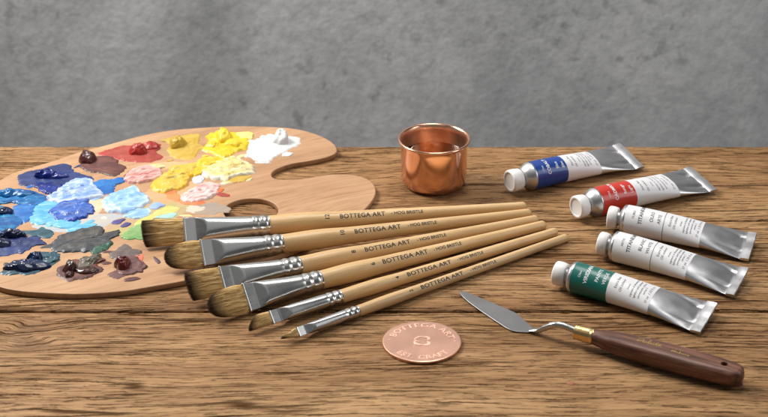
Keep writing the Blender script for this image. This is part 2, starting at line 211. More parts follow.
# ------------------------------------------------------------------ materials
def mat_table():
    a = N('weathered_oak'); o = a.obj()
    rnd = a.n('ShaderNodeObjectInfo').outputs['Random']
    sep = a.n('ShaderNodeSeparateXYZ', i={0: o}); x, y, z = sep.outputs
    xr = a.math('ADD', x, a.math('MULTIPLY', rnd, 9.0))
    base = a.n('ShaderNodeCombineXYZ', i={0: xr, 1: y, 2: a.math('MULTIPLY', rnd, 5.0)}).outputs[0]
    # slow waviness of the grain and swirling round a few knots
    wv = a.noise(a.vmath('MULTIPLY', base, (2.5, 9.0, 1)), 1.0, 2, .5)
    wv2 = a.noise(a.vmath('MULTIPLY', base, (14, 40, 1)), 1.0, 2, .5)
    vor = a.n('ShaderNodeTexVoronoi', i={'Vector': a.vmath('MULTIPLY', base, (3.4, 8.5, 1)), 'Scale': 1.0, 'Randomness': 1.0}).outputs['Distance']
    knot = a.ramp(vor, [(0.0, 1.0), (0.13, .55), (0.30, 0.0)])
    y2 = a.math('ADD', y, a.math('MULTIPLY', a.math('SUBTRACT', wv, .5), 0.036))
    y2 = a.math('ADD', y2, a.math('MULTIPLY', a.math('SUBTRACT', wv2, .5), 0.0042))
    y2 = a.math('ADD', y2, a.math('MULTIPLY', knot, 0.012))
    kx = a.math('DIVIDE', a.math('SUBTRACT', x, -.222), .045); ky = a.math('DIVIDE', a.math('SUBTRACT', y, -.096), .024)
    kd = a.math('ADD', a.math('POWER', a.math('ABSOLUTE', kx), 2), a.math('POWER', a.math('ABSOLUTE', ky), 2))
    eye = a.ramp(kd, [(0.0, 1.0), (.4, .55), (1.0, 0.0)])
    swirl = a.noise(a.vmath('MULTIPLY', o, (24, 44, 1)), 1.0, 2, .45)
    y2 = a.math('ADD', y2, a.math('MULTIPLY', eye, a.math('MULTIPLY', a.math('SUBTRACT', swirl, .42), .034)))
    g = a.n('ShaderNodeCombineXYZ', i={0: xr, 1: y2, 2: a.math('MULTIPLY', rnd, 5.0)}).outputs[0]
    def st(sx, sy, det=3, r=.6, d=0.0): return a.noise(a.vmath('MULTIPLY', g, (sx, sy, 1)), 1.0, det, r, d)
    broad = st(2.2, 22, 3); mid = st(7, 95, 4, .65); fine = st(22, 420, 4, .7); hair = st(45, 1100, 2, .6)
    c = a.ramp(broad, [(0.28, (.250, .130, .053)), (0.45, (.335, .190, .082)), (0.58, (.400, .238, .110)), (0.74, (.475, .300, .148))])
    c = a.mix(.70, c, a.ramp(mid, [(0.34, (.70, .61, .51)), (0.47, (.92, .89, .85)), (0.60, (1.10, 1.09, 1.07))]), 'MULTIPLY')
    c = a.mix(.85, c, a.ramp(fine, [(0.36, (.60, .49, .39)), (0.47, (.96, .94, .92)), (0.64, (1.15, 1.14, 1.12))]), 'MULTIPLY')
    c = a.mix(.50, c, a.ramp(hair, [(0.38, (.50, .41, .33)), (0.50, (1, 1, 1))]), 'MULTIPLY')
    # drying cracks and open pores: narrow dark slits broken up along their length
    jag = a.noise(a.vmath('MULTIPLY', g, (260, 500, 1)), 1.0, 3, .7)
    gj = a.n('ShaderNodeCombineXYZ', i={0: xr, 1: a.math('ADD', y2, a.math('MULTIPLY', a.math('SUBTRACT', jag, .5), .0016)), 2: a.math('MULTIPLY', rnd, 5.0)}).outputs[0]
    dens = a.noise(a.vmath('MULTIPLY', g, (3.5, 28, 1)), 1.0, 3, .55)
    def slit(sx, sy, seed, lo, hi, dlo, dhi):
        n1 = a.noise(a.vmath('ADD', a.vmath('MULTIPLY', gj, (sx, sy, 1)), (seed, seed * 1.7, 0)), 1.0, 2, .5)
        n1 = a.math('ADD', n1, a.math('MULTIPLY', a.math('SUBTRACT', dens, .5), .11))
        return a.ramp(n1, [(lo, 1.0), (hi, 0.0)])
    k1 = slit(6, 330, 3.1, .290, .305, 0, 0)
    k2 = slit(15, 560, 11.3, .325, .343, 0, 0)
    k3 = slit(28, 900, 23.7, .352, .378, 0, 0)
    k4 = slit(70, 1200, 41.0, .350, .390, 0, 0)
    n5 = a.noise(a.vmath('MULTIPLY', gj, (1.6, 34, 1)), 1.0, 3, .5)
    k5 = a.math('MULTIPLY', a.ramp(a.math('ABSOLUTE', a.math('SUBTRACT', n5, .5)), [(0.0, 1.0), (.006, .9), (.011, 0)]), a.ramp(a.noise(a.vmath('MULTIPLY', g, (5, 50, 1)), 1.0, 3, .6), [(.48, 0), (.54, 1)]))
    dark = a.math('MAXIMUM', a.math('MAXIMUM', k1, k2), a.math('MAXIMUM', k3, a.math('MAXIMUM', a.math('MULTIPLY', k4, .75), k5)))
    stain = a.ramp(a.noise(a.vmath('MULTIPLY', base, (5, 11, 1)), 1.0, 4, .6), [(0.36, (.66, .58, .51)), (0.52, (1, 1, 1))])
    c = a.mix(.60, c, stain, 'MULTIPLY')
    c = a.mix(a.math('MULTIPLY', dark, .84), c, (.036, .015, .006))
    c = a.mix(a.math('MAXIMUM', a.math('MULTIPLY', a.ramp(knot, [(.60, 0), (.95, 1)]), .6), a.math('MULTIPLY', a.math('MULTIPLY', eye, a.ramp(swirl, [(.50, 0), (.60, 1)])), .45)), c, (.12, .058, .028))
    h = a.math('ADD', a.math('MULTIPLY', mid, .35), a.math('MULTIPLY', fine, .35))
    h = a.math('SUBTRACT', h, a.math('MULTIPLY', dark, .9))
    a.bump(h, 1.0, .0015)
    return a.P(color=c, rough=a.ramp(mid, [(.3, .75), (.7, .58)]), spec=a.math('MULTIPLY', a.math('SUBTRACT', 1.0, dark), .28))
def mat_wall():
    a = N('concrete'); o = a.obj()
    n1 = a.noise(a.vmath('MULTIPLY', o, (1.3, 1, .8)), 3.2, 3, .5, .4); n2 = a.noise(o, 12, 8, .75, .2); n3 = a.noise(o, 85, 4, .7)
    c = a.ramp(n1, [(.34, (.410, .411, .414)), (.5, (.510, .511, .512)), (.64, (.60, .60, .597))])
    c = a.mix(.8, c, a.ramp(n2, [(.32, (.86, .86, .87)), (.5, (1, 1, 1)), (.68, (1.10, 1.10, 1.09))]), 'MULTIPLY')
    c = a.mix(.8, c, a.ramp(n3, [(.30, (.78, .78, .78)), (.5, (1, 1, 1)), (.7, (1.16, 1.16, 1.16))]), 'MULTIPLY')
    nb = a.noise(o, 62, 4, .6); gate = a.ramp(a.noise(o, 5, 3, .5), [(.44, 0), (.60, 1)])
    pm = a.math('MULTIPLY', a.ramp(nb, [(.34, 1), (.42, 0)]), gate)
    c = a.mix(a.math('MULTIPLY', pm, .42), c, (.15, .15, .15))
    sc_ = a.noise(a.vmath('MULTIPLY', o, (9, 1, 90)), 1.0, 3, .6)
    c = a.mix(a.math('MULTIPLY', a.ramp(sc_, [(.66, 0), (.72, 1)]), .30), c, (.62, .62, .61))
    a.bump(a.math('ADD', n2, a.math('MULTIPLY', n3, .5)), .5, .003)
    return a.P(color=c, rough=.85, spec=.3)
def mat_board():
    a = N('palette_beech'); o = a.obj()
    r = a.n('ShaderNodeMapping', i={'Vector': o}); r.inputs['Rotation'].default_value = (0, 0, math.radians(-27)); v = r.outputs[0]
    wv = a.noise(a.vmath('MULTIPLY', v, (4, 14, 1)), 1.0, 2)
    v = a.vmath('ADD', v, a.n('ShaderNodeCombineXYZ', i={1: a.math('MULTIPLY', wv, .05)}).outputs[0])
    n1 = a.noise(a.vmath('MULTIPLY', v, (5, 45, 1)), 1.0, 4, .6); n2 = a.noise(a.vmath('MULTIPLY', v, (28, 420, 1)), 1.0, 3, .6)
    n3 = a.noise(a.vmath('MULTIPLY', v, (70, 1500, 1)), 1.0, 2, .5)
    c = a.ramp(n1, [(.3, (.385, .215, .110)), (.5, (.455, .266, .142)), (.7, (.53, .326, .182))])
    c = a.mix(.6, c, a.ramp(n2, [(.33, (.72, .64, .57)), (.5, (1, 1, 1)), (.7, (1.1, 1.1, 1.1))]), 'MULTIPLY')
    c = a.mix(.35, c, a.ramp(n3, [(.33, (.6, .5, .42)), (.45, (1, 1, 1))]), 'MULTIPLY')
    old = a.ramp(a.noise(o, 11, 4, .6), [(.42, (1, 1, 1)), (.70, (.86, .80, .78))])
    c = a.mix(.8, c, old, 'MULTIPLY')
    a.bump(n2, .25, .0003)
    return a.P(color=c, rough=.46, spec=.4)
def mat_handle():
    a = N('lacquered_birch'); o = a.obj()
    n1 = a.noise(a.vmath('MULTIPLY', o, (9, 120, 120)), 1.0, 3, .6, .2); n2 = a.noise(a.vmath('MULTIPLY', o, (50, 900, 900)), 1.0, 3, .6)
    rnd = a.n('ShaderNodeObjectInfo').outputs['Random']
    c = a.ramp(n1, [(.3, (.54, .33, .135)), (.5, (.63, .41, .19)), (.7, (.70, .485, .25))])
    c = a.mix(.5, c, a.ramp(n2, [(.34, (.74, .66, .56)), (.5, (1, 1, 1)), (.68, (1.07, 1.07, 1.07))]), 'MULTIPLY')
    c = a.mix(a.math('MULTIPLY', rnd, .35), c, (.55, .35, .17))
    a.bump(n2, .15, .0002)
    return a.P(color=c, rough=.40, spec=.35, coat=.28, coat_r=.22)
def mat_metal(name, colr, rough, stretch=None, bump=.0, bd=.0002, scale=1.0):
    a = N(name); o = a.obj()
    sm = a.noise(o, 45, 3, .5)
    rr = a.math('ADD', a.math('MULTIPLY', a.math('SUBTRACT', sm, .5), .18), rough)
    if stretch:
        n = a.noise(a.vmath('MULTIPLY', o, stretch), 1.0, 3, .6)
        rr = a.math('ADD', rr, a.math('MULTIPLY', a.math('SUBTRACT', n, .5), .12))
        if bump: a.bump(n, bump, bd)
    c = a.mix(1.0, colr, a.ramp(sm, [(.3, (.92, .92, .92)), (.7, (1.03, 1.03, 1.03))]), 'MULTIPLY')
    return a.P(color=c, metal=1.0, rough=rr)
def mat_bristle():
    a = N('hog_bristle'); o = a.obj()
    att = a.n('ShaderNodeAttribute', attribute_name='tip').outputs['Fac']
    n = a.noise(a.vmath('MULTIPLY', o, (14, 1900, 1900)), 1.0, 3, .6)
    c = a.ramp(n, [(.34, (.24, .115, .035)), (.45, (.54, .33, .115)), (.56, (.76, .52, .22)), (.68, (.90, .70, .38))])
    t = a.math('ADD', att, a.math('MULTIPLY', a.math('SUBTRACT', n, .5), .5))
    tip = a.ramp(t, [(.64, 0.0), (.80, .5), (.94, .97)])
    c = a.mix(tip, c, (.050, .020, .010))
    return a.P(color=c, rough=.50, spec=.22)
def mat_plain(name, c, rough=.5, noise_amt=.05, coat=0.0, spec=.5, bump=0.0, sss=0.0):
    a = N(name); o = a.obj(); n = a.noise(o, 90, 3)
    cc = a.mix(1.0, tuple(c), a.ramp(n, [(.3, (1 - noise_amt,) * 3), (.7, (1 + noise_amt * .4,) * 3)]), 'MULTIPLY')
    if bump: a.bump(n, bump, .0004)
    if sss: a.P(sss=sss, sss_s=.002)
    return a.P(color=cc, rough=a.math('ADD', a.math('MULTIPLY', n, .1), rough - .05), coat=coat, spec=spec)
def mat_paint(name, c1, c2=None, c3=None, ang=20, rough=.30, streak=(60, 520), body=1.0, rim=None):
    a = N(name); o = a.obj()
    if rough > .205: rough += .09; body *= .8
    r = a.n('ShaderNodeMapping', i={'Vector': o}); r.inputs['Rotation'].default_value = (0, 0, math.radians(-ang)); v = r.outputs[0]
    d = a.noise(a.vmath('MULTIPLY', v, (35, 60, 30)), 1.0, 3, .5)
    v2 = a.vmath('ADD', v, a.n('ShaderNodeCombineXYZ', i={1: a.math('MULTIPLY', d, .012)}).outputs[0])
    n = a.noise(a.vmath('MULTIPLY', v2, (streak[0], streak[1], 60)), 1.0, 4, .6)
    big = a.noise(a.vmath('MULTIPLY', v2, (30, 90, 30)), 1.0, 4, .6, .4)
    c2 = c2 or tuple(min(1, x * 1.25 + .01) for x in c1)
    col_ = a.mix(a.ramp(big, [(.40, 0), (.60, 1)]), tuple(c1), tuple(c2))
    if c3: col_ = a.mix(a.ramp(n, [(.52, 0), (.68, .85)]), col_, tuple(c3))
    else: col_ = a.mix(.25, col_, a.ramp(n, [(.3, (.7, .7, .7)), (.6, (1.05, 1.05, 1.05))]), 'MULTIPLY')
    if rim:
        att = a.n('ShaderNodeAttribute', attribute_name='rim').outputs['Fac']
        f = a.math('ADD', att, a.math('MULTIPLY', a.math('SUBTRACT', big, .5), 1.1))
        col_ = a.mix(a.ramp(f, [(.80, 0), (1.05, .9)]), col_, tuple(rim))
    a.bump(n, .7 * body, .0006)
    return a.P(color=col_, rough=rough, spec=.42, coat=.12 * body, coat_r=.08)
M_TABLE = mat_table(); M_WALL = mat_wall(); M_BOARD = mat_board(); M_HANDLE = mat_handle(); M_BRIS = mat_bristle()
M_NICKEL = mat_metal('nickel_plate', (.54, .53, .515), .25, (12, 500, 500), .04, .0002)
M_STEEL = mat_metal('brushed_steel', (.30, .30, .305), .38, (40, 900, 400), .12, .0002)
M_ALU = mat_metal('crimped_aluminium', (.60, .60, .61), .36, (60, 160, 60), .12, .0005)
M_BRASS = mat_metal('brass', (.80, .56, .24), .24, (30, 500, 500), .10, .0002)
M_COPPER = mat_metal('polished_copper', (.88, .51, .35), .17, (3, 3, 900), .10, .0001)
M_COIN = mat_metal('satin_copper', (.80, .47, .345), .34, (300, 300, 300), .10, .0001)
M_COIN2 = mat_metal('bright_copper', (.96, .63, .49), .50)
M_INK = mat_plain('black_print', (.018, .015, .013), .5)
M_CAP = mat_plain('white_cap_plastic', (.82, .81, .79), .38, .02, sss=.15)
M_LABEL = mat_plain('white_label', (.76, .76, .77), .42, .03, coat=.1)
M_GREYINK = mat_plain('grey_print', (.11, .11, .115), .5)
M_WHITEINK = mat_plain('white_print', (.80, .82, .84), .5)
M_GOLD = mat_metal('gold_print', (.75, .53, .18), .35)

# ------------------------------------------------------------------ setting: wall
def build_wall():
    vs, fs = [], []
    nx, nz = 60, 30
    for j in range(nz + 1):
        for i in range(nx + 1):
            x = -1500 + 3000 * i / nx; z = -700 + 1900 * j / nz
            vs.append((x, 640 + 3 * noise.noise(Vector((x * .004, z * .004, 0))), z))
    ring = nx + 1
    for j in range(nz):
        for i in range(nx): fs.append((j * ring + i, j * ring + i + 1, (j + 1) * ring + i + 1, (j + 1) * ring + i))
    k = len(vs)
    vs += [(-1500, 700, -700), (1500, 700, -700), (1500, 700, 1200), (-1500, 700, 1200)]
    fs += [(k, k + 3, k + 2, k + 1)]
    o = mesh('wall', vs, fs, M_WALL); o['kind'] = 'structure'; return o
build_wall()

# ------------------------------------------------------------------ table of planks
table = thing('wooden_table', 'weathered brown oak plank table top carrying all the painting tools', 'table', (0, -80, -34))
seams = [105.6, -18.0, -145.2, -272.0, -400.0, -520.0]
def plank(y0, y1, idx):
    """board between y0 (back) and y1 (front) with worn, uneven long edges"""
    gap = 0.9 if idx else 0.0
    yb, yf = y0 - gap, y1 + 0.9
    prof = []   # (y, z, wobble weight)
    steps = 26
    prof.append((yb, -34, 0)); prof.append((yb, -3.0, 1)); prof.append((yb - .25, -1.1, 1)); prof.append((yb - 1.0, -.35, .8)); prof.append((yb - 2.4, 0, .3))
    for i in range(1, steps): prof.append((lerp(yb - 2.4, yf + 2.4, i / steps), 0, 0))
    prof.append((yf + 2.4, 0, .3)); prof.append((yf + 1.0, -.35, .8)); prof.append((yf + .25, -1.1, 1)); prof.append((yf, -3.0, 1)); prof.append((yf, -34, 0))
    n = len(prof); vs, fs = [], []
    nx = 560
    for i in range(nx + 1):
        x = lerp(-640, 640, i / nx)
        for j, (y, z, wgt) in enumerate(prof):
            back = j < n / 2
            q = noise.noise(Vector((x * .05, idx * 9 + (0 if back else 5), 0))) * .5 + noise.noise(Vector((x * .25, idx * 7 + (0 if back else 5), 2))) * .45
            chip = max(0, noise.noise(Vector((x * .09, idx * 3 + (0 if back else 5), 4))) - .25) * 2.2
            dy = wgt * (abs(q) * .9 + chip) * (-1 if back else 1)
            dz = -wgt * (abs(q) * .5 + chip * .5) if wgt and z > -2 else 0
            vs.append((x, y + dy + 80, z + dz + 34))
    for i in range(nx):
        for j in range(n - 1):
            a = i * n + j; fs.append((a, a + 1, a + n + 1, a + n))
        fs.append((i * n + n - 1, i * n, i * n + n, i * n + 2 * n - 1))
    fs.append(tuple(reversed(range(n)))); fs.append(tuple(range(nx * n, nx * n + n)))
    return mesh('plank', vs, fs, M_TABLE, table, True, 50)
for i in range(5): plank(seams[i], seams[i + 1], i)

# ------------------------------------------------------------------ palette and its paint
palette = thing('paint_palette', 'pale wooden kidney shaped artist palette covered with blobs of paint', 'palette', (0, 0, 0))
outer = [(p.x, p.y) for p in catmull([(x, y, 0) for x, y in BOARD], 6)]
(hx, hy), hr = THUMB
hole = [(hx + hr * math.cos(-2 * math.pi * i / 72), hy + hr * math.sin(-2 * math.pi * i / 72)) for i in range(72)]
plate('board', [outer, hole], 3.9, .7, M_BOARD, palette, 0.1)

PC = {}
def pm(key, *a, **k):
    if key not in PC: PC[key] = mat_paint(key.replace(' ', '_') + '_paint', *a, **k)
    return PC[key]
dab_n = [0]
def dab(name, pts, m, h, label, prof='slab', ragged=.95, ridge=.40, ang=20, rings=20, base=4.0, parent=palette):
    """a smear of paint with an uneven edge, standing h mm proud of the board"""
    dab_n[0] += 1; seed = dab_n[0] * 3.7; lift = .012 * (dab_n[0] % 23)
    if len(pts) and isinstance(pts[0], (int, float)): pass
    mx_, my_ = sum(q[0] for q in pts) / len(pts), sum(q[1] for q in pts) / len(pts)
    pts = [(mx_ + (x - mx_) * 1.07, my_ + (y - my_) * 1.07) for x, y in pts]
    cv = catmull([(x, y, 0) for x, y in pts], 14)
    cx = sum(p.x for p in cv) / len(cv); cy = sum(p.y for p in cv) / len(cv)
    n = len(cv); vs, fs = [], []
    ca, sa = math.cos(math.radians(ang)), math.sin(math.radians(ang))
    for r in range(rings + 1):
        t = 1 - (r / rings) ** 1.6      # rim first, finer steps near the rim
        t = 1 - r / rings
        tt = t
        for p in cv:
            dx, dy = p.x - cx, p.y - cy; L = math.hypot(dx, dy) + 1e-6
            j = (noise.noise(Vector((p.x * .22, p.y * .22, seed))) * 2.4 + noise.noise(Vector((p.x * .6, p.y * .6, seed + 5))) * 1.1 + noise.noise(Vector((p.x * 1.4, p.y * 1.4, seed + 6))) * .35) * ragged * t * t
            k = t * (1 + j / max(L, 5))
            x, y = cx + dx * k, cy + dy * k
            u, v = (x * ca + y * sa), (-x * sa + y * ca)
            if prof == 'slab': z = h * ((1 - t ** 3.2) ** .75 if h < 1.4 else (1 - t ** 5) ** .62) if t < 1 else 0
            else: z = h * max(0, 1 - t ** 2.2) ** .62
            wob = noise.noise(Vector((u * .10, v * .55, seed))) * .6 + noise.noise(Vector((u * .25, v * 1.4, seed + 3))) * .35 + noise.noise(Vector((x * .18, y * .18, seed + 8))) * .6
            z *= (1 + ridge * wob * 1.9)
            if prof == 'slab' and h > 1.1: z += h * .13 * math.sin(t * 13 + 5 * noise.noise(Vector((x * .07, y * .07, seed)))) * min(1, (1 - t) * 4) * (.4 + .6 * abs(noise.noise(Vector((x * .1, y * .1, seed + 9)))) * 2)
            rim = .28 * math.exp(-((t - .90) / .06) ** 2) * h * (.5 + noise.noise(Vector((x * .3, y * .3, seed + 2)))) if prof == 'slab' else 0
            vs.append((x, y, base + lift + z + rim - (.25 if r == 0 else 0)))
    for r in range(rings):
        for i in range(n):
            a = r * n + i; b = r * n + (i + 1) % n
            fs.append((a, b, b + n, a + n))
    o = mesh(name, vs, fs, m, parent, True, None)
    rt = o.data.attributes.new('rim', 'FLOAT', 'POINT'); rt.data.foreach_set('value', [1 - (q // n) / rings for q in range(len(vs))])
    if label: o['label'] = label
    return o
def knob(name, key, m, label, swirl=1.0, parent=palette):
    """a squeezed lump of paint with a soft peak and folds"""
    x0, y0, rx, ry, h = KNOBS[key]; rx *= 1.12; ry *= 1.25; h *= 1.1; dab_n[0] += 1; seed = dab_n[0] * 2.3
    ry = max(ry, rx * .55)
    vs, fs = [], []; n, R_ = 56, 22
    for r in range(R_ + 1):
        t = 1 - r / R_
        for i in range(n):
            th = 2 * math.pi * i / n
            e = 1 + .20 * noise.noise(Vector((math.cos(th) * 1.3, math.sin(th) * 1.3, seed))) * 1.6
            x = rx * t * math.cos(th) * e; y = ry * t * math.sin(th) * e
            z = h * max(0, 1 - t ** 2.4) ** .58
            f = noise.noise(Vector((x * .20 + z * .1, y * .22, seed + 1))) * .55 + noise.noise(Vector((x * .45 - z * .2, y * .5 + z * .3, seed + 4))) * .28
            z *= 1 + .55 * f * swirl * (1 - t * .3)
            lean = z / max(h, 1)
            x += lean * rx * .18 * math.sin(seed); y += lean * ry * .18 * math.cos(seed)
            tw = swirl * .5 * (1 - t)
            vs.append((x0 + x * math.cos(tw) - y * math.sin(tw), y0 + x * math.sin(tw) + y * math.cos(tw), 4.1 + z - (.4 if r == 0 else 0)))
    for r in range(R_):
        for i in range(n):
            a = r * n + i; b = r * n + (i + 1) % n
            fs.append((a, b, b + n, a + n))
    o = mesh(name, vs, fs, m, parent, True, None)
    if label: o['label'] = label
    return o
ULTRA = pm('ultramarine', (.003, .010, .135), (.006, .028, .24), None, 10, .20)
DENIM = pm('dusty_blue', (.008, .020, .105), (.016, .042, .17), (.004, .008, .07), 10, .34)
CYAN = pm('cerulean', (.001, .075, .26), (.003, .14, .38), (.03, .28, .46), 5, .22)
PALEB = pm('pale_blue', (.30, .42, .72), (.17, .31, .68), (.52, .62, .78), 25, .28, rim=(.60, .68, .78))
COBA = pm('cobalt', (.045, .11, .40), (.03, .12, .48), (.17, .25, .46), 30, .26, rim=(.006, .045, .34))
TURQ = pm('turquoise', (.07, .33, .54), (.15, .46, .64), (.36, .60, .70), 12, .28, rim=(.10, .38, .58))
AZURE = pm('azure', (.006, .10, .38), (.018, .17, .48), None, 20, .28)
MAROON = pm('maroon', (0.04125, 0.0066, 0.0066), (0.0715, 0.0165, 0.0154), None, 5, .24)
MARS = pm('maroon_scraped', (0.0975, 0.0273, 0.0234), (0.156, 0.05525, 0.04225), (0.0585, 0.013, 0.013), 8, .40, rim=(0.065, 0.013, 0.0117))
RED = pm('cadmium_red', (0.289, 0.0119, 0.0085), (0.391, 0.0255, 0.017), None, 5, .26)
REDS = pm('red_scraped', (0.304, 0.036, 0.024), (0.384, 0.068, 0.044), None, 8, .40, rim=(0.368, 0.024, 0.016))
PINK = pm('pink', (.60, .24, .21), (.68, .34, .30), (.78, .54, .49), 25, .34, rim=(.74, .50, .45))
OCHRE = pm('ochre', (.40, .24, .012), (.50, .32, .025), None, 20, .28)
OCHS = pm('ochre_scraped', (.48, .31, .03), (.56, .37, .07), None, 25, .38)
GOLD = pm('golden_yellow', (.60, .42, .055), (.70, .44, .035), (.50, .40, .11), 35, .28, rim=(.78, .42, .015))
LEMON = pm('lemon_yellow', (.68, .47, .008), (.74, .54, .02), None, 10, .28)
LEMS = pm('lemon_pale', (.86, .72, .12), (.90, .80, .26), None, 5, .36)
WHITE = pm('titanium_white', (.62, .62, .61), (.68, .68, .68), None, 15, .30)
CREAM = pm('cream_yellow', (.70, .58, .27), (.72, .52, .14), (.70, .66, .50), 18, .32, rim=(.70, .68, .58))
YEL = pm('warm_yellow', (.76, .46, .012), (.80, .55, .04), None, 22, .30)
LILAC = pm('lilac', (.55, .58, .78), (.66, .68, .80), None, 10, .36)
BLUSH = pm('blush', (.72, .42, .39), (.78, .56, .52), (.58, .26, .25), 30, .34, rim=(.80, .62, .58))
ORANGE = pm('orange_red', (.62, .13, .04), (.70, .24, .08), None, 10, .40)
SKY = pm('sky_blue', (.20, .41, .74), (.31, .51, .78), (.54, .66, .80), 22, .28, rim=(.60, .70, .78))
PERI = pm('periwinkle', (.24, .36, .66), (.32, .44, .70), None, 22, .38)
YGR = pm('yellow_green', (.62, .52, .14), (.52, .50, .14), (.68, .60, .28), 25, .38)
AQUA = pm('aqua', (.28, .50, .46), (.36, .56, .52), None, 20, .38)
GREEN = pm('leaf_green', (.12, .30, .08), (.20, .36, .12), (.30, .44, .18), 35, .36)
DGRN = pm('deep_green', (0.0105, 0.07, 0.0385), (0.021, 0.098, 0.056), None, 30, .36)
VIOL = pm('violet', (.06, .045, .19), (.10, .08, .27), None, 20, .4)
SLATE = pm('slate', (0.036, 0.042, 0.051), (0.078, 0.072, 0.06), (0.018, 0.021, 0.042), 25, .36, rim=(0.0132, 0.018, 0.033))
UMBER = pm('umber', (0.027, 0.0084, 0.006), (0.06, 0.0168, 0.012), None, 20, .20)
OLIVE = pm('olive_grey', (0.0975, 0.0825, 0.05625), (0.135, 0.1125, 0.0825), None, 38, .34)
NAVY = pm('navy', (.0015, .006, .032), (.003, .016, .07), None, 10, .14)
TEAL = pm('teal_grey', (.012, .055, .085), (.03, .10, .13), (.006, .025, .06), 25, .30)
OXB = pm('oxblood', (0.077, 0.007, 0.0056), (0.119, 0.014, 0.0098), None, 20, .20)
MUSH = pm('mushroom', (0.1125, 0.0825, 0.075), (0.1425, 0.105, 0.0975), (0.075, 0.0525, 0.045), 15, .40)
MAUVE = pm('mauve', (0.156, 0.065, 0.0585), (0.13, 0.052, 0.052), None, 10, .42)
PLUM = pm('plum', (0.098, 0.049, 0.063), None, None, 10, .42)
CORAL = pm('coral', (.66, .15, .09), None, None, 10, .40)
TAN = pm('tan_stain', (.56, .34, .14), (.60, .38, .20), None, 20, .5, body=.3)
GREYST = pm('pale_stain', (.60, .49, .40), (.62, .48, .38), None, 20, .5, body=.3)
PEACH = pm('peach_stain', (.66, .44, .29), (.68, .50, .33), None, 20, .5, body=.3)
for key, m, h, kw, lab in [
    ('tan stain', TAN, .12, {}, None), ('grey stain', GREYST, .12, {}, None), ('peach stain', PEACH, .12, {}, None),
    ('pale wash', pm('pale_blue_wash', (.36, .40, .44), (.46, .42, .36), None, 20, .5, body=.3), .10, dict(ragged=1.6), None), ('warm wash', pm('peach_wash', (.52, .31, .13), (.50, .34, .19), None, 20, .5, body=.3), .10, dict(ragged=1.6), None),
    ('olive wash', pm('olive_wash', (.42, .36, .14), (.44, .30, .17), None, 30, .5, body=.3), .10, dict(ragged=1.6), None), ('grey wash', pm('grey_wash', (.30, .25, .21), (.38, .26, .18), None, 20, .5, body=.3), .10, dict(ragged=1.6), None),
    ('ultramarine smear', DENIM, .7, {}, 'scraped dark blue paint'), ('ultramarine light', ULTRA, 1.0, {}, None),
    ('denim smear', TEAL, .5, {}, None), ('turquoise smear', CYAN, .9, {}, 'turquoise blue paint'),
    ('teal smear', AZURE, .7, {}, None), ('cyan smear', CYAN, 1.0, {}, 'cyan paint smear'),
    ('pale turquoise', TURQ, 1.0, {}, 'pale turquoise paint'), ('aqua stroke', TURQ, .5, {}, None),
    ('azure dab', AZURE, .9, {}, 'flat azure blue dab'), ('pale blue pile', PALEB, 2.2, {}, 'whitish blue mixed paint'),
    ('cobalt pile', COBA, 1.9, {}, 'cobalt blue mixed paint'), ('maroon smear', MARS, .7, {}, 'scraped maroon paint'),
    ('red smear', REDS, .8, {}, 'scraped red paint'), ('maroon patch', MAROON, .6, {}, None), ('pink pile', PINK, 1.9, {}, 'pink mixed paint'),
    ('white streak', CREAM, 1.2, {}, None), ('ochre smear', OCHS, .9, {}, 'ochre yellow paint'),
    ('golden drip', ORANGE, .6, {}, None), ('golden pile', GOLD, 2.0, {}, 'golden yellow mixed paint'),
    ('lemon streak', LEMS, 1.4, {}, None), ('lemon pile', LEMON, 1.6, {}, 'bright lemon yellow paint'),
    ('white smear', WHITE, 1.0, dict(ragged=1.2), 'white paint smear'), ('white fleck', WHITE, .8, {}, None),
    ('ochre patch', OCHS, .4, {}, None), ('yellow pile', YEL, 1.8, {}, 'warm yellow paint'),
    ('pale yellow pile', CREAM, 2.2, dict(ragged=1.0), 'cream yellow mixed paint'), ('lilac patch', LILAC, .9, {}, None),
    ('orange patch', ORANGE, .4, {}, None), ('orange fleck', ORANGE, .5, {}, None), ('blush pile', BLUSH, 1.8, {}, 'pale pink mixed paint'),
    ('yellow green smear', YGR, .5, {}, 'mustard paint smear'), ('sky pile', SKY, 2.0, dict(ragged=.9), 'sky blue mixed paint'), ('sky dab', SKY, .8, {}, None),
    ('periwinkle dab', PERI, .6, {}, None), ('aqua dab', AQUA, .5, {}, None), ('green dab', GREEN, .8, {}, 'leaf green dab'),
    ('violet fleck', VIOL, .5, {}, None), ('violet fleck2', VIOL, .5, {}, None),
    ('slate pile', SLATE, 1.2, dict(ragged=1.0), 'slate grey mixed paint'), ('dark green dab', DGRN, 1.0, {}, 'dark green dab'),
    ('indigo smear', DENIM, 1.0, {}, 'indigo paint smear'), ('navy smear', TEAL, .9, {}, 'dark teal paint smear'), ('teal stroke', TEAL, 1.4, {}, None),
    ('umber smear', MARS, 1.0, dict(ragged=1.0), 'reddish brown paint'), ('olive stroke', OLIVE, 1.9, {}, 'olive grey stroke'),
    ('mushroom smear', MUSH, .8, dict(ragged=1.0), 'mushroom grey smear'), ('mauve smear', MAUVE, .4, {}, None),
    ('coral fleck', CORAL, .5, {}, None), ('oxblood smear', MAUVE, 1.2, {}, None), ('plum fleck', PLUM, .5, {}, None)]:
    kw = dict(kw)
    dab('paint_smear', DABS[key], m, h * 1.25, lab, **kw)
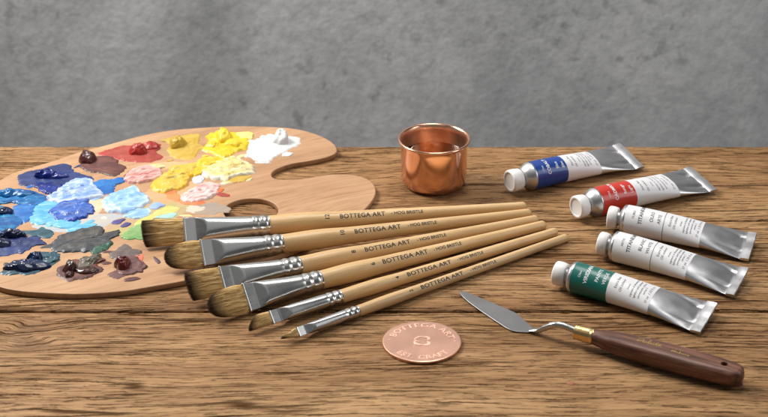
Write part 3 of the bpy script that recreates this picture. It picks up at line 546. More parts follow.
for key, m, lab in [('ultramarine drag', ULTRA, None), ('ultramarine knob', ULTRA, 'glossy ultramarine blob'),
    ('maroon knob', MAROON, 'glossy maroon blob'), ('cyan ridge', CYAN, None), ('cyan knob', CYAN, 'cyan blob'),
    ('red ridge', RED, None), ('red knob', RED, 'glossy red blob'), ('ochre knob', OCHRE, 'ochre blob'),
    ('lemon ridge', LEMON, None), ('lemon lump', LEMON, None), ('lemon knob', LEMON, 'lemon yellow blob'), ('white knob', WHITE, 'white blob'),
    ('turquoise knob', NAVY, None), ('indigo ridge', NAVY, None), ('indigo knob', NAVY, 'dark navy blob'),
    ('navy ridge', NAVY, None), ('navy knob', NAVY, 'glossy navy blob'), ('umber ridge', UMBER, None), ('umber lump', UMBER, None), ('umber knob', UMBER, 'glossy umber blob'),
    ('oxblood knob', OXB, 'glossy oxblood blob')]:
    knob('paint_blob', key, m, lab)

# little flecks and drags left by the knife between the piles
fr_ = random.Random(21)
for (x, y, m) in FLECKS_AT[::2]:
    M_ = {'b': AZURE, 'd': DENIM, 's': SKY, 'w': WHITE, 'y': YEL, 'o': OCHS, 'r': REDS, 'p': PINK, 'm': MARS, 'g': DGRN, 't': TURQ, 'n': NAVY, 'c': CREAM, 'k': SLATE}[m]
    L_ = fr_.uniform(2.2, 6.5); W_ = fr_.uniform(1.0, 2.4); an = math.radians(fr_.uniform(-10, 50)); k_ = []
    for q in range(8):
        th = q * math.pi / 4; r1 = fr_.uniform(.7, 1.25); u, v = L_ * math.cos(th) * r1, W_ * math.sin(th) * r1
        k_.append((x + u * math.cos(an) - v * math.sin(an), y + u * math.sin(an) + v * math.cos(an)))
    dab('paint_smear', k_, M_, fr_.uniform(.25, .7), None, ragged=.6, rings=8)

# ------------------------------------------------------------------ brushes
ROLL = math.radians(47)
def brush(b, label):
    A, B = Vector(b['a']), Vector(b['b']); d = B - A; L = d.length
    yaw = math.atan2(d.y, d.x); tilt = -math.asin(d.z / L)
    root = thing('paint_brush', label, 'paint brush', A, (0, tilt, yaw), 'artist brushes fanned out side by side')
    Rr, Re, W, T = b['R'], b['Re'], b['W'], b['T']; xf, xc, xh = b['f'], b['c'], b['h']
    def roll(p, k=1.0):
        c, s = math.cos(ROLL * k), math.sin(ROLL * k)
        return (p[0], p[1] * c - p[2] * s, p[1] * s + p[2] * c)
    # handle: slight belly behind the ferrule, long taper, rounded end
    def hr_(x):
        t = (x - xh) / (L - xh)
        belly = Rr * (.93 + .10 * math.sin(math.pi * min(1, t / .28)) ** 2 * (1 if t < .28 else 0))
        return lerp(belly, Re, smooth01(max(0, (t - .06)) / .94) * .55 + max(0, t - .06) / .94 * .45)
    prof = [(Rr * .80, xh - 3.0)] + [(hr_(lerp(xh, L - Re, i / 60)), lerp(xh, L - Re, i / 60)) for i in range(61)]
    prof += [(Re * math.cos(a), L - Re + Re * .95 * math.sin(a)) for a in [math.radians(q) for q in (15, 30, 45, 58, 70, 80, 87)]]
    vs, fs = lathe(prof, 40, 'x', True, True)
    h = mesh('handle', vs, fs, M_HANDLE, root)
    # printed lettering wrapped on the handle
    PHI = math.radians(52)
    def wrap(g, x0, upright=True, phi=PHI):
        out = []
        for (u, v, _) in g[0]:
            if upright: x, s = x0 + u, v
            else: x, s = x0 - v, u
            r = hr_(x) + .06; a = phi + s / r
            out.append((x, -r * math.cos(a), r * math.sin(a)))
        return out, g[1]
    k = .62 + .38 * Rr / 7.0
    cap = 3.3 * k; t0, t1, h0, h1 = b['t']
    g1 = fit_width(glyphs('BOTTEGA ART', cap, bold=.07, space=1.05), t1 - t0); g1 = ([(u, v - cap / 2, z) for u, v, z in g1[0]], g1[1])
    g2 = fit_width(glyphs('- HOG BRISTLE', cap * .72, bold=.05), h1 - h0); g2 = ([(u, v - cap * .36, z) for u, v, z in g2[0]], g2[1])
    g3 = glyphs(b['size'], cap * .95, bold=.07, align='CENTER')
    g3 = ([(u, v - cap / 2, z) for u, v, z in g3[0]], g3[1])
    t = mesh('lettering', *join(wrap(g1, t0), wrap(g2, h0)), M_INK, h, False)
    t = mesh('size_number', *wrap(g3, b['n'], False), M_INK, h, False)
    # ferrule: flat clamp at the bristles, creased wedge, round barrel with two crimp rings
    rings = []; nn = 72; flat = (xc - xf) * (.17 if W > 5 else .16)
    xs = [xf, xf + .25] + [xf + .25 + (flat - .25) * i / 5 for i in range(1, 6)]
    xs += [lerp(xf + flat, xc, (i / 34) ** 1.15) for i in range(1, 35)]
    xs += [lerp(xc, xh, i / 26) for i in range(1, 27)]
    def sect(x, infl=0.0):
        ring = []
        tb = max(0, min(1, (x - xf) / (xc - xf)))
        wx = lerp(W, Rr, smooth01(tb) * .35 + tb * .65)
        xb = x - xf - flat
        if x >= xc:
            q = (x - xc) / (xh - xc)
            rr = Rr * (1.0 + .045 * math.exp(-((q - .24) / .12) ** 2) + .045 * math.exp(-((q - .70) / .12) ** 2) - .04 * math.exp(-((q - .03) / .06) ** 2) - .045 * math.exp(-((q - .47) / .09) ** 2) - .06 * math.exp(-((q - .92) / .06) ** 2))
            return [(x, -(rr + infl) * math.cos(2 * math.pi * i / nn), (rr + infl) * math.sin(2 * math.pi * i / nn)) for i in range(nn)]
        clip = T if xb <= 0 else T + (Rr * .90 - T) * xb / (flat * 1.05)
        k_ = smooth01(max(0, xb) / (xc - xf - flat))
        bR = lerp(Rr * .86, Rr, k_)
        for i in range(nn):
            a = 2 * math.pi * i / nn; ca, sa = math.cos(a), math.sin(a)
            yy = wx * math.copysign(abs(ca) ** lerp(.62, 1.0, k_), ca)
            zz = math.copysign(min(bR * abs(sa) ** lerp(.8, 1, k_), clip), sa)
            s = 1 + infl / max(T, 1)
            ring.append((x, -yy, zz))
        return ring
    for x in xs:
        rings.append([roll(p) for p in sect(x)])
    rings.insert(0, [(x + .6, y * .90, z * .90) for x, y, z in rings[0]])
    vs, fs = loft(rings, True, True)
    fe = mesh('ferrule', vs, fs, M_NICKEL, root, True, 38)
    # bright folded lip of the ferrule
    r0 = sect(xf); lip = []
    for dx, k_ in ((0.0, 1.0), (-.15, 1.025), (.15, 1.05), (.75, 1.05), (1.0, 1.0)):
        lip.append([roll((x + dx, y * k_, z * (k_ + .04))) for x, y, z in r0])
    vs, fs = loft(lip, False, False); mesh('lip', vs, fs, M_NICKEL, fe, True, 60)
    # bristles: a slim core plus individual hairs
    rnd = random.Random(int(b['size']) * 13)
    def length_at(v):      # how far from the ferrule the tuft reaches at width position v (-1..1)
        if b['shape'] == 'flat': return xf * (1 - .045 * abs(v) ** 3 + .02 * v)
        if b['shape'] == 'filbert': return xf * (1 - .52 * (1 - math.sqrt(max(0, 1 - min(1, abs(v)) ** 2.3))))
        if b['shape'] == 'angled': return xf * (.86 - .22 * v - .10 * abs(v) ** 3)
        return xf * (1 - .62 * abs(v) ** 1.3)
    vs, fs, tips = [], [], []
    count = int(1000 + 3600 * W / 9); seg = 7; thick = .155 if W > 5 else .12
    belly = 1.10 if b['shape'] in ('filbert', 'flat') else 1.08
    hairs = []
    for q in range(count):
        v = rnd.uniform(-1, 1); w_ = math.sqrt(rnd.random()) * rnd.choice((-1, 1))
        hairs.append((v, w_))
    for v, w_ in hairs:
        edge = math.sqrt(max(0, 1 - abs(v) ** 4))
        Lh = length_at(v) * rnd.uniform(.93, 1.0) * (1 - .06 * (1 - abs(w_)))
        if rnd.random() < .03: Lh *= rnd.uniform(1.0, 1.03)
        ph = rnd.uniform(0, 6.28); amp = rnd.uniform(.0, .28)
        path = []
        for s in range(seg + 1):
            t = s / seg; x = xf + .8 - t * Lh
            spread = 1 + (belly - 1) * math.sin(min(1, t * 1.35) * math.pi / 2) * 1.0
            yy = v * W * .955 * spread
            if b['shape'] in ('filbert', 'point'):
                yy *= 1 - (.10 if b['shape'] == 'filbert' else .62) * max(0, t - .45) / .55 * abs(v) ** .5
            th = T * .92 * edge * w_
            swell = 1 + .55 * math.sin(min(1, t * 1.8) * math.pi / 2) * (1 - .2 * t)
            tipz = 1 - (.62 if b['shape'] != 'flat' else .50) * t ** 2.2
            zz = th * swell * tipz
            yy += amp * math.sin(ph + t * 4) * t; zz += amp * .8 * math.cos(ph * 1.3 + t * 3.4) * t
            path.append((x, yy, zz))
        k0 = len(vs)
        for s, p in enumerate(path):
            rad = thick * (1 - .75 * (s / seg) ** 2)
            for j in range(3):
                a = ph + j * 2.094
                vs.append(roll((p[0], p[1] + rad * math.cos(a), p[2] + rad * math.sin(a))))
                tips.append(s / seg * (.62 + .38 * Lh / xf))
        for s in range(seg):
            for j in range(3):
                a = k0 + s * 3 + j; c = k0 + s * 3 + (j + 1) % 3
                fs.append((a, c, c + 3, a + 3))
        fs.append((k0 + seg * 3, k0 + seg * 3 + 1, k0 + seg * 3 + 2))
    # core
    core = []; nc = 36
    for s in range(13):
        t = s / 12; ring = []
        for i in range(nc):
            a = 2 * math.pi * i / nc; v = math.cos(a)
            x = xf + .8 - t * length_at(v) * .90
            spread = (1 + (belly - 1) * math.sin(min(1, t * 1.35) * math.pi / 2)) * (1 - (.62 if b['shape'] == 'point' else .10) * max(0, t - .45) / .55)
            swell = 1 + .55 * math.sin(min(1, t * 1.8) * math.pi / 2) * (1 - .2 * t); tipz = 1 - .62 * t ** 2.2
            ring.append(roll((x, v * W * .93 * spread, T * .80 * math.copysign(abs(math.sin(a)) ** .6, math.sin(a)) * swell * tipz)))
            tips.append(t * .9)
        core.append(ring)
    cv, cf = loft(core)
    k0 = len(vs); vs += cv; fs += [tuple(i + k0 for i in f) for f in cf]
    br = mesh('bristles', vs, fs, M_BRIS, root, True, None)
    at_ = br.data.attributes.new('tip', 'FLOAT', 'POINT'); at_.data.foreach_set('value', tips)
    return root
blabels = {
 '12': 'flat bristle brush printed 12, rearmost of the fan, lying across the palette',
 '10': 'round tipped bristle brush printed 10, second from the back over the palette',
 '8': 'flat bristle brush printed 8, square tip at the front edge of the palette',
 '6': 'wide round tipped bristle brush printed 6, its dark tip on bare wood',
 '4': 'narrow bristle brush printed 4, small slanted tip, between brushes 6 and 2',
 '2': 'thinnest bristle brush printed 2, pointed tip, frontmost of the fan'}
for b in BRUSHES: brush(b, blabels[b['size']])

# ------------------------------------------------------------------ copper cup
cup = thing('copper_cup', 'small polished copper cup with rolled rim standing behind the brushes', 'cup', CUP)
prof = [(0.01, .8), (14, .8), (17.5, .7), (18.5, 0.0), (20.0, .2), (21.8, 1.4), (23.0, 3.4), (23.8, 6.2), (24.05, 9)]
prof += [(24.05 + .25 * smooth01(i / 14), lerp(9, 33, i / 14)) for i in range(1, 15)]
prof += [(24.5, 34.2), (25.2, 34.6), (26.1, 35.0), (26.5, 35.6), (26.55, 36.3), (26.2, 36.9), (25.5, 37.1), (24.8, 36.8), (24.3, 36.1)]
mesh('body', *lathe(prof, 128), M_COPPER, cup, True, 50)
M_LIN = mat_metal('brushed_copper', (.93, .56, .38), .33, (3, 3, 900), .25, .0002)
prof = [(24.3, 36.1), (23.9, 35.2), (23.6, 33.8)] + [(lerp(23.5, 23.1, i / 12), lerp(33, 6, i / 12)) for i in range(13)] + [(22.2, 3.6), (20.4, 2.2), (17, 1.8), (.01, 1.8)]
mesh('lining', *lathe(prof, 128), M_LIN, cup, True, 50)
a = N('clear_oil'); a.t.nodes.remove(a.b)
fr = a.n('ShaderNodeFresnel', i={'IOR': 1.45}); tr = a.n('ShaderNodeBsdfTransparent', i={'Color': (.93, .80, .66)}); gl = a.n('ShaderNodeBsdfGlossy', i={'Roughness': .03})
mx = a.n('ShaderNodeMixShader', i={0: fr.outputs[0], 1: tr.outputs[0], 2: gl.outputs[0]}); a.t.links.new(mx.outputs[0], a.out.inputs[0])
liq = [(.01, 2.0), (17, 2.0), (20.1, 2.4), (21.8, 3.7), (22.75, 6.0)] + [(lerp(22.75, 22.95, i / 6), lerp(6, 23.2, i / 6)) for i in range(1, 7)] + [(22.7, 22.9), (22.0, 22.7), (.01, 22.7)]
lq = mesh('painting_oil', *lathe(liq, 96), a.m, None, True, 50); lq.location = [c * S for c in CUP]
tag(lq, 'clear amber liquid half filling the copper cup', 'liquid')

# ------------------------------------------------------------------ copper disc
coin = thing('copper_medallion', 'round copper disc stamped with raised lettering lying on the wood', 'medallion', (COIN[0], COIN[1], 0), (0, 0, math.radians(-2)))
RC = 24.6
prof = [(.01, 0), (RC - .6, 0), (RC - .1, .3), (RC, .8), (RC, 1.6), (RC - .15, 1.95), (RC - .5, 2.1), (RC - 1.0, 2.1), (.01, 2.1)]
mesh('disc', *lathe(prof, 160), M_COIN, coin, True, 30)
def emboss(g, h, z0, inset=.0):
    """give flat triangulated letters real height"""
    vs, fs = g; n = len(vs); edges = {}
    for f in fs:
        for i in range(len(f)):
            e = (f[i], f[(i + 1) % len(f)]); edges[e] = 1
    V = [(x, y, z0) for x, y, _ in vs] + [(x, y, z0 + h) for x, y, _ in vs]
    Fc = [tuple(i + n for i in f) for f in fs]
    for (a_, b_) in edges:
        if (b_, a_) not in edges: Fc.append((a_, b_, b_ + n, a_ + n))
    return V, Fc
def arc_text(text, size, rad, centre_deg, flip=False, space=1.0, spread=None):
    g = glyphs(text, size, bold=.035, space=space, max_edge=1.2); vs, fs = g
    x0 = min(v[0] for v in vs); x1 = max(v[0] for v in vs); xm = (x0 + x1) / 2
    k = (spread / (x1 - x0)) if spread else 1
    out = []
    for x, y, _ in vs:
        u = (x - xm) * k
        if not flip:
            th = math.radians(centre_deg) - u / rad; r = rad + y
        else:
            th = math.radians(centre_deg) + u / rad; r = rad - y
        out.append((r * math.cos(th), r * math.sin(th), 0))
    return out, fs
def stamp(name, g, h=.28):
    V, Fc = emboss(g, h, 2.0)
    o = mesh(name, V, Fc, M_COIN2, coin, True, 30)
    return o
stamp('lettering', join(arc_text('BOTTEGA ART', 4.3, 16.9, 88, False, 1.1, 46)))
stamp('lettering', join(arc_text('EST. CRAFT', 4.3, 21.4, 273, True, 1.1, 37)))
def crescent(r, w, a0, a1, cx=0, cy=0, n=22):
    vs, fs = [], []
    for i in range(n + 1):
        t = i / n; th = math.radians(lerp(a0, a1, t)); ww = w * (math.sin(math.pi * t) ** .7) / 2 + .12
        vs += [(cx + (r - ww) * math.cos(th), cy + (r - ww) * math.sin(th), 0), (cx + (r + ww) * math.cos(th), cy + (r + ww) * math.sin(th), 0)]
    for i in range(n): fs.append((2 * i, 2 * i + 1, 2 * i + 3, 2 * i + 2))
    return vs, fs
stamp('emblem', join(crescent(4.9, 1.0, 70, 170), crescent(4.9, 1.5, 185, 275), crescent(2.0, 1.6, -60, 150, 2.4, 2.6), crescent(2.4, 1.7, -120, 60, 2.0, -2.7), crescent(1.6, .8, 160, 320, -2.6, .8)), .32)
for sx in (-1, 1): stamp('dot', ([(sx * 20.3 + .55 * math.cos(t * math.pi / 5), .5 + .55 * math.sin(t * math.pi / 5), 0) for t in range(10)], [tuple(range(10))]))

# ------------------------------------------------------------------ paint tubes
def solve_a(b, R_):
    b = max(b, .02); lo, hi = R_ * .8, R_ * 1.7
    for _ in range(40):
        a_ = (lo + hi) / 2
        p = math.pi * (3 * (a_ + b) - math.sqrt((3 * a_ + b) * (a_ + 3 * b)))
        if p < 2 * math.pi * R_: lo = a_
        else: hi = a_
    return a_
def tube(t, label, band_mat, band_label, band_text, white_text, divider=False, seedv=1):
    A, B = Vector(t['a']), Vector(t['b']); d = B - A; yaw = math.atan2(d.y, d.x); L = math.hypot(d.x, d.y)
    root = thing('paint_tube', label, 'paint tube', (A.x, A.y, 0), (0, 0, yaw), 'paint tubes laid out on the right')
    R_ = 10.3; xs_, xe, zc = t['s'], t['cr'], B.z; rollc = math.radians(t['roll'])
    cz = R_ + .15
    def surf(x, phi, off=0.0, dents=0.0):
        """point on the body: phi measured up from the side nearest the viewer"""
        q = max(0, min(1, (x - xs_) / (xe - xs_)))
        b_ = max(.55, R_ * (1 - q ** 2.6) * (1 - .10 * q))
        a_ = solve_a(b_, R_) * (1 - .02 * q ** 2)
        s = q ** 1.6; zz = lerp(cz, zc, s); rr = rollc * s
        yy, z_ = -(a_ + off) * math.cos(phi), (b_ + off) * math.sin(phi)
        if dents:
            amp = dents * smooth01((q - .45) / .5) * (1 - .75 * smooth01((q - .93) / .07))
            nz = noise.noise(Vector((x * .055 + seedv * 7, yy * .09, seedv * 3 + math.sin(phi)))) * 1.8 + noise.noise(Vector((x * .12, yy * .22 + seedv, seedv * 5 + math.sin(phi)))) * .8
            crease = -1.6 * math.exp(-((yy * math.copysign(1, math.sin(phi)) * 0 + abs(yy) - a_ * (.72 - (q - .7) * .8)) / 1.6) ** 2) * smooth01((q - .70) / .25)
            z_ += (nz * amp * .38 + crease * amp) * abs(math.sin(phi))
        c, sn = math.cos(rr), math.sin(rr)
        return (x, yy * c - z_ * sn, zz + yy * sn + z_ * c)
    nn = 72
    def sleeve(x0, x1, off, steps, dents=0.0):
        return [[surf(lerp(x0, x1, i / steps), 2 * math.pi * j / nn, off, dents) for j in range(nn)] for i in range(steps + 1)]
    # metal body with shoulder, neck
    rings = []
    sh = min(6.4, max(3.2, xs_ - 9.6))
    for r, x in ((4.2, xs_ - sh - 3.2), (5.2, xs_ - sh - 3.0), (5.2, xs_ - sh - .9), (4.8, xs_ - sh - .7), (4.8, xs_ - sh - .2), (5.4, xs_ - sh), (6.6, xs_ - sh + .35), (8.6, xs_ - sh * .52), (9.9, xs_ - sh * .22), (10.25, xs_ - .3)):
        rings.append([(x, -r * math.cos(2 * math.pi * j / nn), cz + r * math.sin(2 * math.pi * j / nn)) for j in range(nn)])
    # small bead at the edge of the shoulder
    rings.append([surf(xs_ + .2, 2 * math.pi * j / nn, .16) for j in range(nn)])
    rings.append([surf(xs_ + .7, 2 * math.pi * j / nn, 0) for j in range(nn)])
    N_ = 90
    for i in range(1, N_ + 1): rings.append([surf(lerp(xs_ + .8, xe, i / N_), 2 * math.pi * j / nn, 0, 1.0) for j in range(nn)])
    body = mesh('body', *loft(rings), M_ALU, root, True, 40)
    # folded crimp strip across the end
    Wc = abs(surf(xe, 0)[1] - surf(xe, math.pi)[1]) / 2 * 1.0
    c, sn = math.cos(rollc), math.sin(rollc); strip = []
    ny = 30; cw = L - xe
    prof = [(-.9, .65), (.0, 1.05), (cw * .5, 1.35), (cw - .3, 1.25), (cw, .8), (cw, -.8), (cw - .3, -1.2), (cw * .5, -1.25), (.0, -1.2), (-.4, -1.0)]
    for k in range(ny + 1):
        y = lerp(-Wc - .2, Wc + .2, k / ny); wv = .35 * noise.noise(Vector((y * .12, seedv * 3, 1))) + .3 * math.sin(y * .13 + seedv)
        jag = .35 * noise.noise(Vector((y * .2, seedv * 3, 4)))
        strip.append([(xe + px + jag * (px > 1), y * c - (pz * .75 + wv) * sn, zc + y * sn + (pz * .75 + wv) * c) for px, pz in prof])
    mesh('crimp', *loft(strip), M_ALU, root, True, 30)
    # cap with recessed face and fine flutes
    cr = t['capR']; cl = max(6.2, xs_ - sh - 3.0 + 1.4); prof = [(.01, .9), (cr - 2.2, .9), (cr - 1.9, .75), (cr - 1.7, .15), (cr - 1.1, 0), (cr - .55, .12), (cr - .15, .55), (cr, 1.2), (cr, cl * .55), (cr - .15, cl * .62), (cr - .5, cl - .6), (cr - .8, cl - .15), (cr - 1.3, cl), (5.3, cl), (5.1, cl - 1.2)]
    cp = lathe(prof, 120, 'x', True, True)
    vs = []
    for q, (x, y, z) in enumerate(cp[0]):
        r = math.hypot(y, z)
        if r > cr - .4 and 1.0 < x < cl * .6:
            a_ = math.atan2(z, y); k_ = 1 - .010 * (q % 2)
            y, z = y * k_, z * k_
        vs.append((x, y, z + cz))
    mesh('cap', vs, cp[1], M_CAP, root, True, 35)
    # wrapped label
    xb, xw = t['band'], t['white']
    def label_sleeve(name, x0, x1, m, parent, off):
        rg = sleeve(x0, x1, off, 30, 1.0)
        rg = [[surf(x0, 2 * math.pi * j / nn, off - .12, 1.0) for j in range(nn)]] + rg + [[surf(x1, 2 * math.pi * j / nn, off - .12, 1.0) for j in range(nn)]]
        return mesh(name, *loft(rg, False, False), m, parent, True, 60)
    x_lab = xs_ + 1.4
    if band_mat: 
        lb = label_sleeve('colour_band', x_lab, xb, band_mat, root, .17)
        if band_label: lb['label'] = band_label
        lw = label_sleeve('label', xb + .02, xw, M_LABEL, root, .15)
    else:
        lb = lw = label_sleeve('label', x_lab, xw, M_LABEL, root, .15)
    def arc_len(x, s, phi0):
        # walk along the section so that glyph heights stay true on the flattened part
        q = max(0, min(1, (x - xs_) / (xe - xs_))); b_ = max(.55, R_ * (1 - q ** 2.6) * (1 - .10 * q)); a_ = solve_a(b_, R_)
        return s / ((a_ + b_) / 2)
    def wrap(text, x, size, phi0, bold=.0, width=None, off=.24):
        """lines run round the tube: read from the near side upwards, tops towards the cap"""
        g = glyphs(text, size, bold=bold, max_edge=.9)
        if width: g = fit_width(g, width)
        return [surf(x - v, math.radians(phi0) + arc_len(x, u, 0), off, 1.0) for u, v, _ in g[0]], g[1]
    if band_text:
        mesh('lettering', *join(*[wrap(*a_) for a_ in band_text(x_lab, xb)]), M_WHITEINK if band_mat else M_GREYINK, lb, False)
    if white_text:
        mesh('lettering', *join(*[wrap(*a_) for a_ in white_text(xb, xw)]), M_GREYINK, lw, False)
    if divider:
        rg = [[surf(xb + dx, math.radians(-50) + math.radians(280) * j / 60, .24, 1.0) for j in range(61)] for dx in (0, .35)]
        vs = rg[0] + rg[1]; fs = [(j, j + 1, j + 62, j + 61) for j in range(60)]
        mesh('rule_line', vs, fs, M_GREYINK, lw, True)
    return root
def band_lines(a_, b_, c_, d_, phi=30):
    def f(x0, x1):
        w = x1 - x0
        return [(a_, x0 + w * .25, 1.6, phi + 6, .0, None), (b_, x0 + w * .45, 2.5, phi - 10, .07, None), (c_, x0 + w * .73, 2.3, phi + 8, .03, None), (d_, x0 + w * .92, 2.2, phi + 8, .02, None)]
    return f
def small_lines(x0, x1, phi=42):
    w = x1 - x0
    return [('Extra fine', x0 + w * .20, 1.7, phi, .0, None), ('Oil colour', x0 + w * .32, 1.7, phi - 6, .0, None), ('Artists', x0 + w * .46, 1.1, phi + 14, .0, None),
            ('pigment in linseed oil', x0 + w * .56, 1.3, phi - 8, .0, None), ('lightfast and opaque', x0 + w * .65, 1.3, phi - 8, .0, None), ('permanent colour', x0 + w * .74, 1.3, phi - 2, .0, None),
            ('series 2', x0 + w * .82, 1.3, phi + 20, .0, None), ('37 ml  1.25 fl oz', x0 + w * .93, 1.5, phi - 6, .0, None)]
T_ = {t['kind']: t for t in TUBES}
B_BLUE = mat_plain('cobalt_band', (.004, .046, .27), .35, .04, coat=.2)
B_RED = mat_plain('red_band', (.56, .030, .016), .35, .04, coat=.2)
B_GREEN = mat_plain('green_band', (.004, .125, .098), .35, .04, coat=.2)
tube(T_['blue'], 'metal paint tube with cobalt blue band, rearmost of the five tubes', B_BLUE, None, band_lines('Oleo', 'COBALT', 'Blue', 'Bleu'), small_lines, seedv=1)
tube(T_['red'], 'metal paint tube with red band, between the blue and the upper white tube', B_RED, None, band_lines('Oleo', 'CADMIUM', 'Rouge', 'Light'), small_lines, seedv=2)
tube(T_['lead'], 'all white labelled paint tube lying against the red banded tube', None, None, band_lines('TUBES', 'TITANIUM', 'OLEO', 'ARTE'), small_lines, True, seedv=3)
tube(T_['titanium'], 'all white labelled paint tube next to the green banded tube', None, None, band_lines('ARTIS', 'TITANIUM', 'BLANC', 'WHITE'), small_lines, True, seedv=4)
tube(T_['green'], 'metal paint tube with dark green band, nearest to the palette knife', B_GREEN, None, band_lines('Oleo', 'VIRIDIAN', 'PAINTS', 'VERDE'), small_lines, seedv=5)

# ------------------------------------------------------------------ palette knife
knife = thing('palette_knife', 'palette knife with diamond steel blade, brass collar and dark walnut handle', 'palette knife', (0, 0, 0))
cvb = [(p.x, p.y) for p in catmull([(x, y, 0) for x, y in BLADE], 5)]
bl = plate('blade', [cvb], .9, .25, M_STEEL, knife, .35)
pts = catmull_open(SHANK, 8)
rad = [(lerp(3.2, 2.1, min(1, i / 10)), lerp(.9, 2.0, min(1, i / 14))) for i in range(len(pts))]
mesh('shank', *sweep(pts, rad, 20), M_NICKEL, knife)
K0, K1 = Vector(KAX[0]), Vector(KAX[1]); kd = (K1 - K0); kl = kd.length; kyaw = math.atan2(kd.y, kd.x); ktl = -math.asin(kd.z / kl)
piv = bpy.data.objects.new('handle_axis_tmp', None)
KM = Matrix.Translation(K0) @ Matrix.Rotation(kyaw, 4, 'Z') @ Matrix.Rotation(ktl, 4, 'Y')
bpy.data.objects.remove(piv)
def place(vs): return [tuple(KM @ Vector(v)) for v in vs]
# collar
fl = (Vector(KFER[0]) - Vector(KFER[1])).length + .6
prof = [(2.3, -fl - .1), (4.3, -fl), (4.75, -fl + .3), (4.8, -fl + 1.1), (4.65, -fl + 1.4), (4.75, -fl + 3), (4.95, -3), (4.9, -1.6), (5.15, -1.2), (5.15, -.2), (4.9, 0.1), (4.0, .2)]
v_, f_ = lathe(prof, 48, 'x', True, True)
mesh('ferrule', place(v_), f_, M_BRASS, knife)
# walnut handle: flat top and bottom, full rounded sides, boat-shaped tail with a hanging hole
hw_tab = [(0, 4.9), (4, 5.3), (12, 6.6), (25, 7.9), (42, 8.8), (58, 9.1), (70, 9.0), (79, 8.5), (85, 7.9), (kl, 7.0)]
ht_tab = [(0, 4.8), (6, 5.1), (20, 5.8), (45, 6.2), (70, 6.0), (85, 5.8), (kl, 5.2)]
M_WALNUT = None
a = N('walnut'); o_ = a.obj()
r_ = a.n('ShaderNodeMapping', i={'Vector': o_}); r_.inputs['Rotation'].default_value = (0, 0, -kyaw); v__ = r_.outputs[0]
n1 = a.noise(a.vmath('MULTIPLY', v__, (16, 260, 260)), 1.0, 5, .65, .3); n2 = a.noise(a.vmath('MULTIPLY', v__, (60, 900, 900)), 1.0, 3, .6)
c_ = a.ramp(n1, [(.32, (.034, .012, .007)), (.5, (.130, .052, .031)), (.66, (.27, .125, .078))])
c_ = a.mix(.6, c_, a.ramp(n2, [(.3, (.6, .55, .5)), (.55, (1, 1, 1))]), 'MULTIPLY'); a.bump(n2, .35, .0004)
M_WALNUT = a.P(color=c_, rough=.42, spec=.45)
bm = bmesh.new(); rings = []
nx, nn = 110, 60
for i in range(nx + 1):
    x = kl * (1 - (1 - i / nx) ** 1.6)
    hw, ht = interp(hw_tab, x), interp(ht_tab, x); ring = []
    if x > kl - 9: hw = interp(hw_tab, kl - 9) * max(.02, 1 - ((x - kl + 9) / 9) ** 2.3) ** .5
    if x > kl - 4: ht = interp(ht_tab, kl - 4) * max(.02, 1 - ((x - kl + 4) / 4) ** 2.2) ** .5
    k = .40 + .60 * max(0, 1 - x / 14) 
    for j in range(nn):
        th = 2 * math.pi * j / nn; cc, ss = math.cos(th), math.sin(th)
        ex = lerp(.56, 1.0, max(0, 1 - x / 12))
        ring.append((x, -hw * math.copysign(abs(cc) ** ex, cc), ht * math.copysign(abs(ss) ** (ex * .9 if ex < 1 else 1), ss)))
    rings.append(ring)
v_, f_ = loft(rings)
hd = mesh('handle', place(v_), f_, M_WALNUT, knife, True, 60)
hv, hf = lathe([(2.3, -12), (2.3, 12)], 32, 'z', True, True)
hcut = mesh('tmp_cut', place([(x + kl - 12.5, y * .95, z) for x, y, z in hv]), hf, None)
bo = hd.modifiers.new('hole', 'BOOLEAN'); bo.object = hcut; bo.operation = 'DIFFERENCE'; bo.solver = 'EXACT'
me = bpy.data.meshes.new_from_object(hd.evaluated_get(bpy.context.evaluated_depsgraph_get()))
hd.modifiers.clear(); hd.data = me; me.name = 'handle'
if not me.materials: me.materials.append(M_WALNUT)
for p in me.polygons: p.use_smooth = True
me.set_sharp_from_angle(angle=math.radians(40))
bpy.data.objects.remove(hcut)
# gold stamped script on the flat top
def on_handle(g, x0, y0):
    out = []
    for u, v, _ in g[0]:
        x, y = x0 + u, y0 + v
        hw, ht = interp(hw_tab, x), interp(ht_tab, x)
        q = min(.98, abs(y) / hw); zt = ht * max(0, 1 - q ** (1 / .56) ** 1.0) ** .25 if False else ht * max(0.02, (1 - q ** (2 / .56))) ** (.504 / 2)
        out.append((x, y, zt + .07))
    return place(out), g[1]
def script(strokes, w=.28):
    V, Fc = [], []
    for st in strokes:
        p = catmull_open([(x, y, 0) for x, y in st], 6); k = len(V)
        for i, q in enumerate(p):
            d = (p[min(i + 1, len(p) - 1)] - p[max(i - 1, 0)]).normalized(); n_ = Vector((-d.y, d.x, 0)) * w * (.6 + .5 * abs(d.y)) / 1.2
            V += [tuple(q + n_), tuple(q - n_)]
        for i in range(len(p) - 1): Fc.append((k + 2 * i, k + 2 * i + 1, k + 2 * i + 3, k + 2 * i + 2))
    return V, Fc
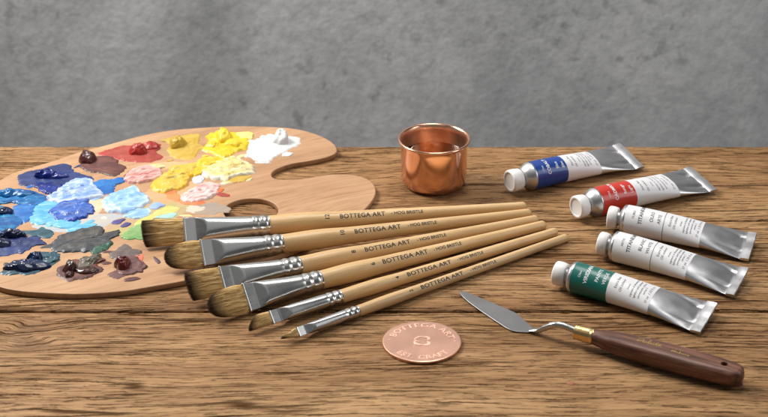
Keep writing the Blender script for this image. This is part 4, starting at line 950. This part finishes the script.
word = [[(0.2, 3.6), (2.0, 4.6), (4.2, 3.9), (4.6, 2.2), (3.0, .5), (1.2, .1), (1.4, 1.2), (2.6, 3.2), (3.4, 4.4)],      # D
        [(6.6, 1.9), (5.6, 1.9), (5.0, .9), (5.5, .1), (6.4, .5), (6.9, 1.7), (6.9, .4), (7.8, .4)],                     # a
        [(7.8, .4), (9.4, 3.4), (9.6, 4.4), (9.0, 4.2), (8.6, 1.2), (8.9, .1), (9.9, .5)],                               # l
        [(9.9, .5), (10.6, 1.9), (10.4, .5), (11.0, .1), (11.9, .9), (12.3, 1.9), (12.1, .4), (13.0, .3)],               # u
        [(13.0, .3), (14.4, 2.6), (14.7, 3.6), (14.1, 1.0), (14.4, .1), (15.3, .5)], [(13.4, 2.5), (15.4, 2.7)],         # t
        [(15.3, .5), (16.7, 1.5), (16.5, 2.1), (15.8, 1.6), (15.9, .4), (16.8, .1), (18.2, .9)]]                         # e
word2 = [[(0, 0), (.5, 1.7), (1.2, .2), (1.9, 1.8), (2.3, .1)], [(3.1, 1.2), (3.2, .1), (3.8, .4)], [(4.0, .3), (4.9, 2.2), (4.5, .2), (5.1, .1)],
         [(6.4, 1.1), (5.6, .9), (5.7, .1), (6.5, .4), (6.6, 1.1), (6.7, .1)], [(7.3, .1), (7.4, 1.1), (8.1, 1.0), (8.3, .1)], [(9.5, 1.0), (8.9, .6), (9.3, .05), (9.9, .5), (9.5, 1.0)]]
g1 = script(word, .30); g2 = script([[(x, y) for x, y in s] for s in word2], .24)
g3 = script([[(0, .1), (1.2, .3)], [(2.2, .1), (3.0, .8), (3.2, 0)], [(4.1, .5), (4.9, .1)]], .22)
mesh('lettering', *join(on_handle(([(u * .92, v * 1.05, 0) for u, v, _ in g1[0]], g1[1]), 27, -.8), on_handle(([(u * 1.12, v, 0) for u, v, _ in g2[0]], g2[1]), 50.5, -2.6), on_handle(g3, 52.0, .9)), M_GOLD, hd, False)

# small dried paint marks on the wood
def stain(x, y, rx, ry, m, label):
    pts = [(x + rx * math.cos(q * .785) * fr_.uniform(.7, 1.2), y + ry * math.sin(q * .785) * fr_.uniform(.7, 1.2)) for q in range(8)]
    o = dab('paint_mark', pts, m, .12, label, ragged=.5, rings=6, base=.02, parent=None); o['category'] = 'paint mark'
STAIN = pm('dried_red', (.085, .006, .006), (.11, .010, .008), None, 0, .6, body=.3)
stain(STAIN_AT[0][0], STAIN_AT[0][1], 4.5, 3.2, STAIN, 'small dark red paint mark under the rounded end of the knife handle')
stain(STAIN_AT[1][0], STAIN_AT[1][1], 2.2, 2.0, mat_paint('faded_red_paint', (.36, .10, .05), (.34, .13, .07), None, 0, .6, body=.3), 'tiny faded red fleck on bare wood left below the knife handle')
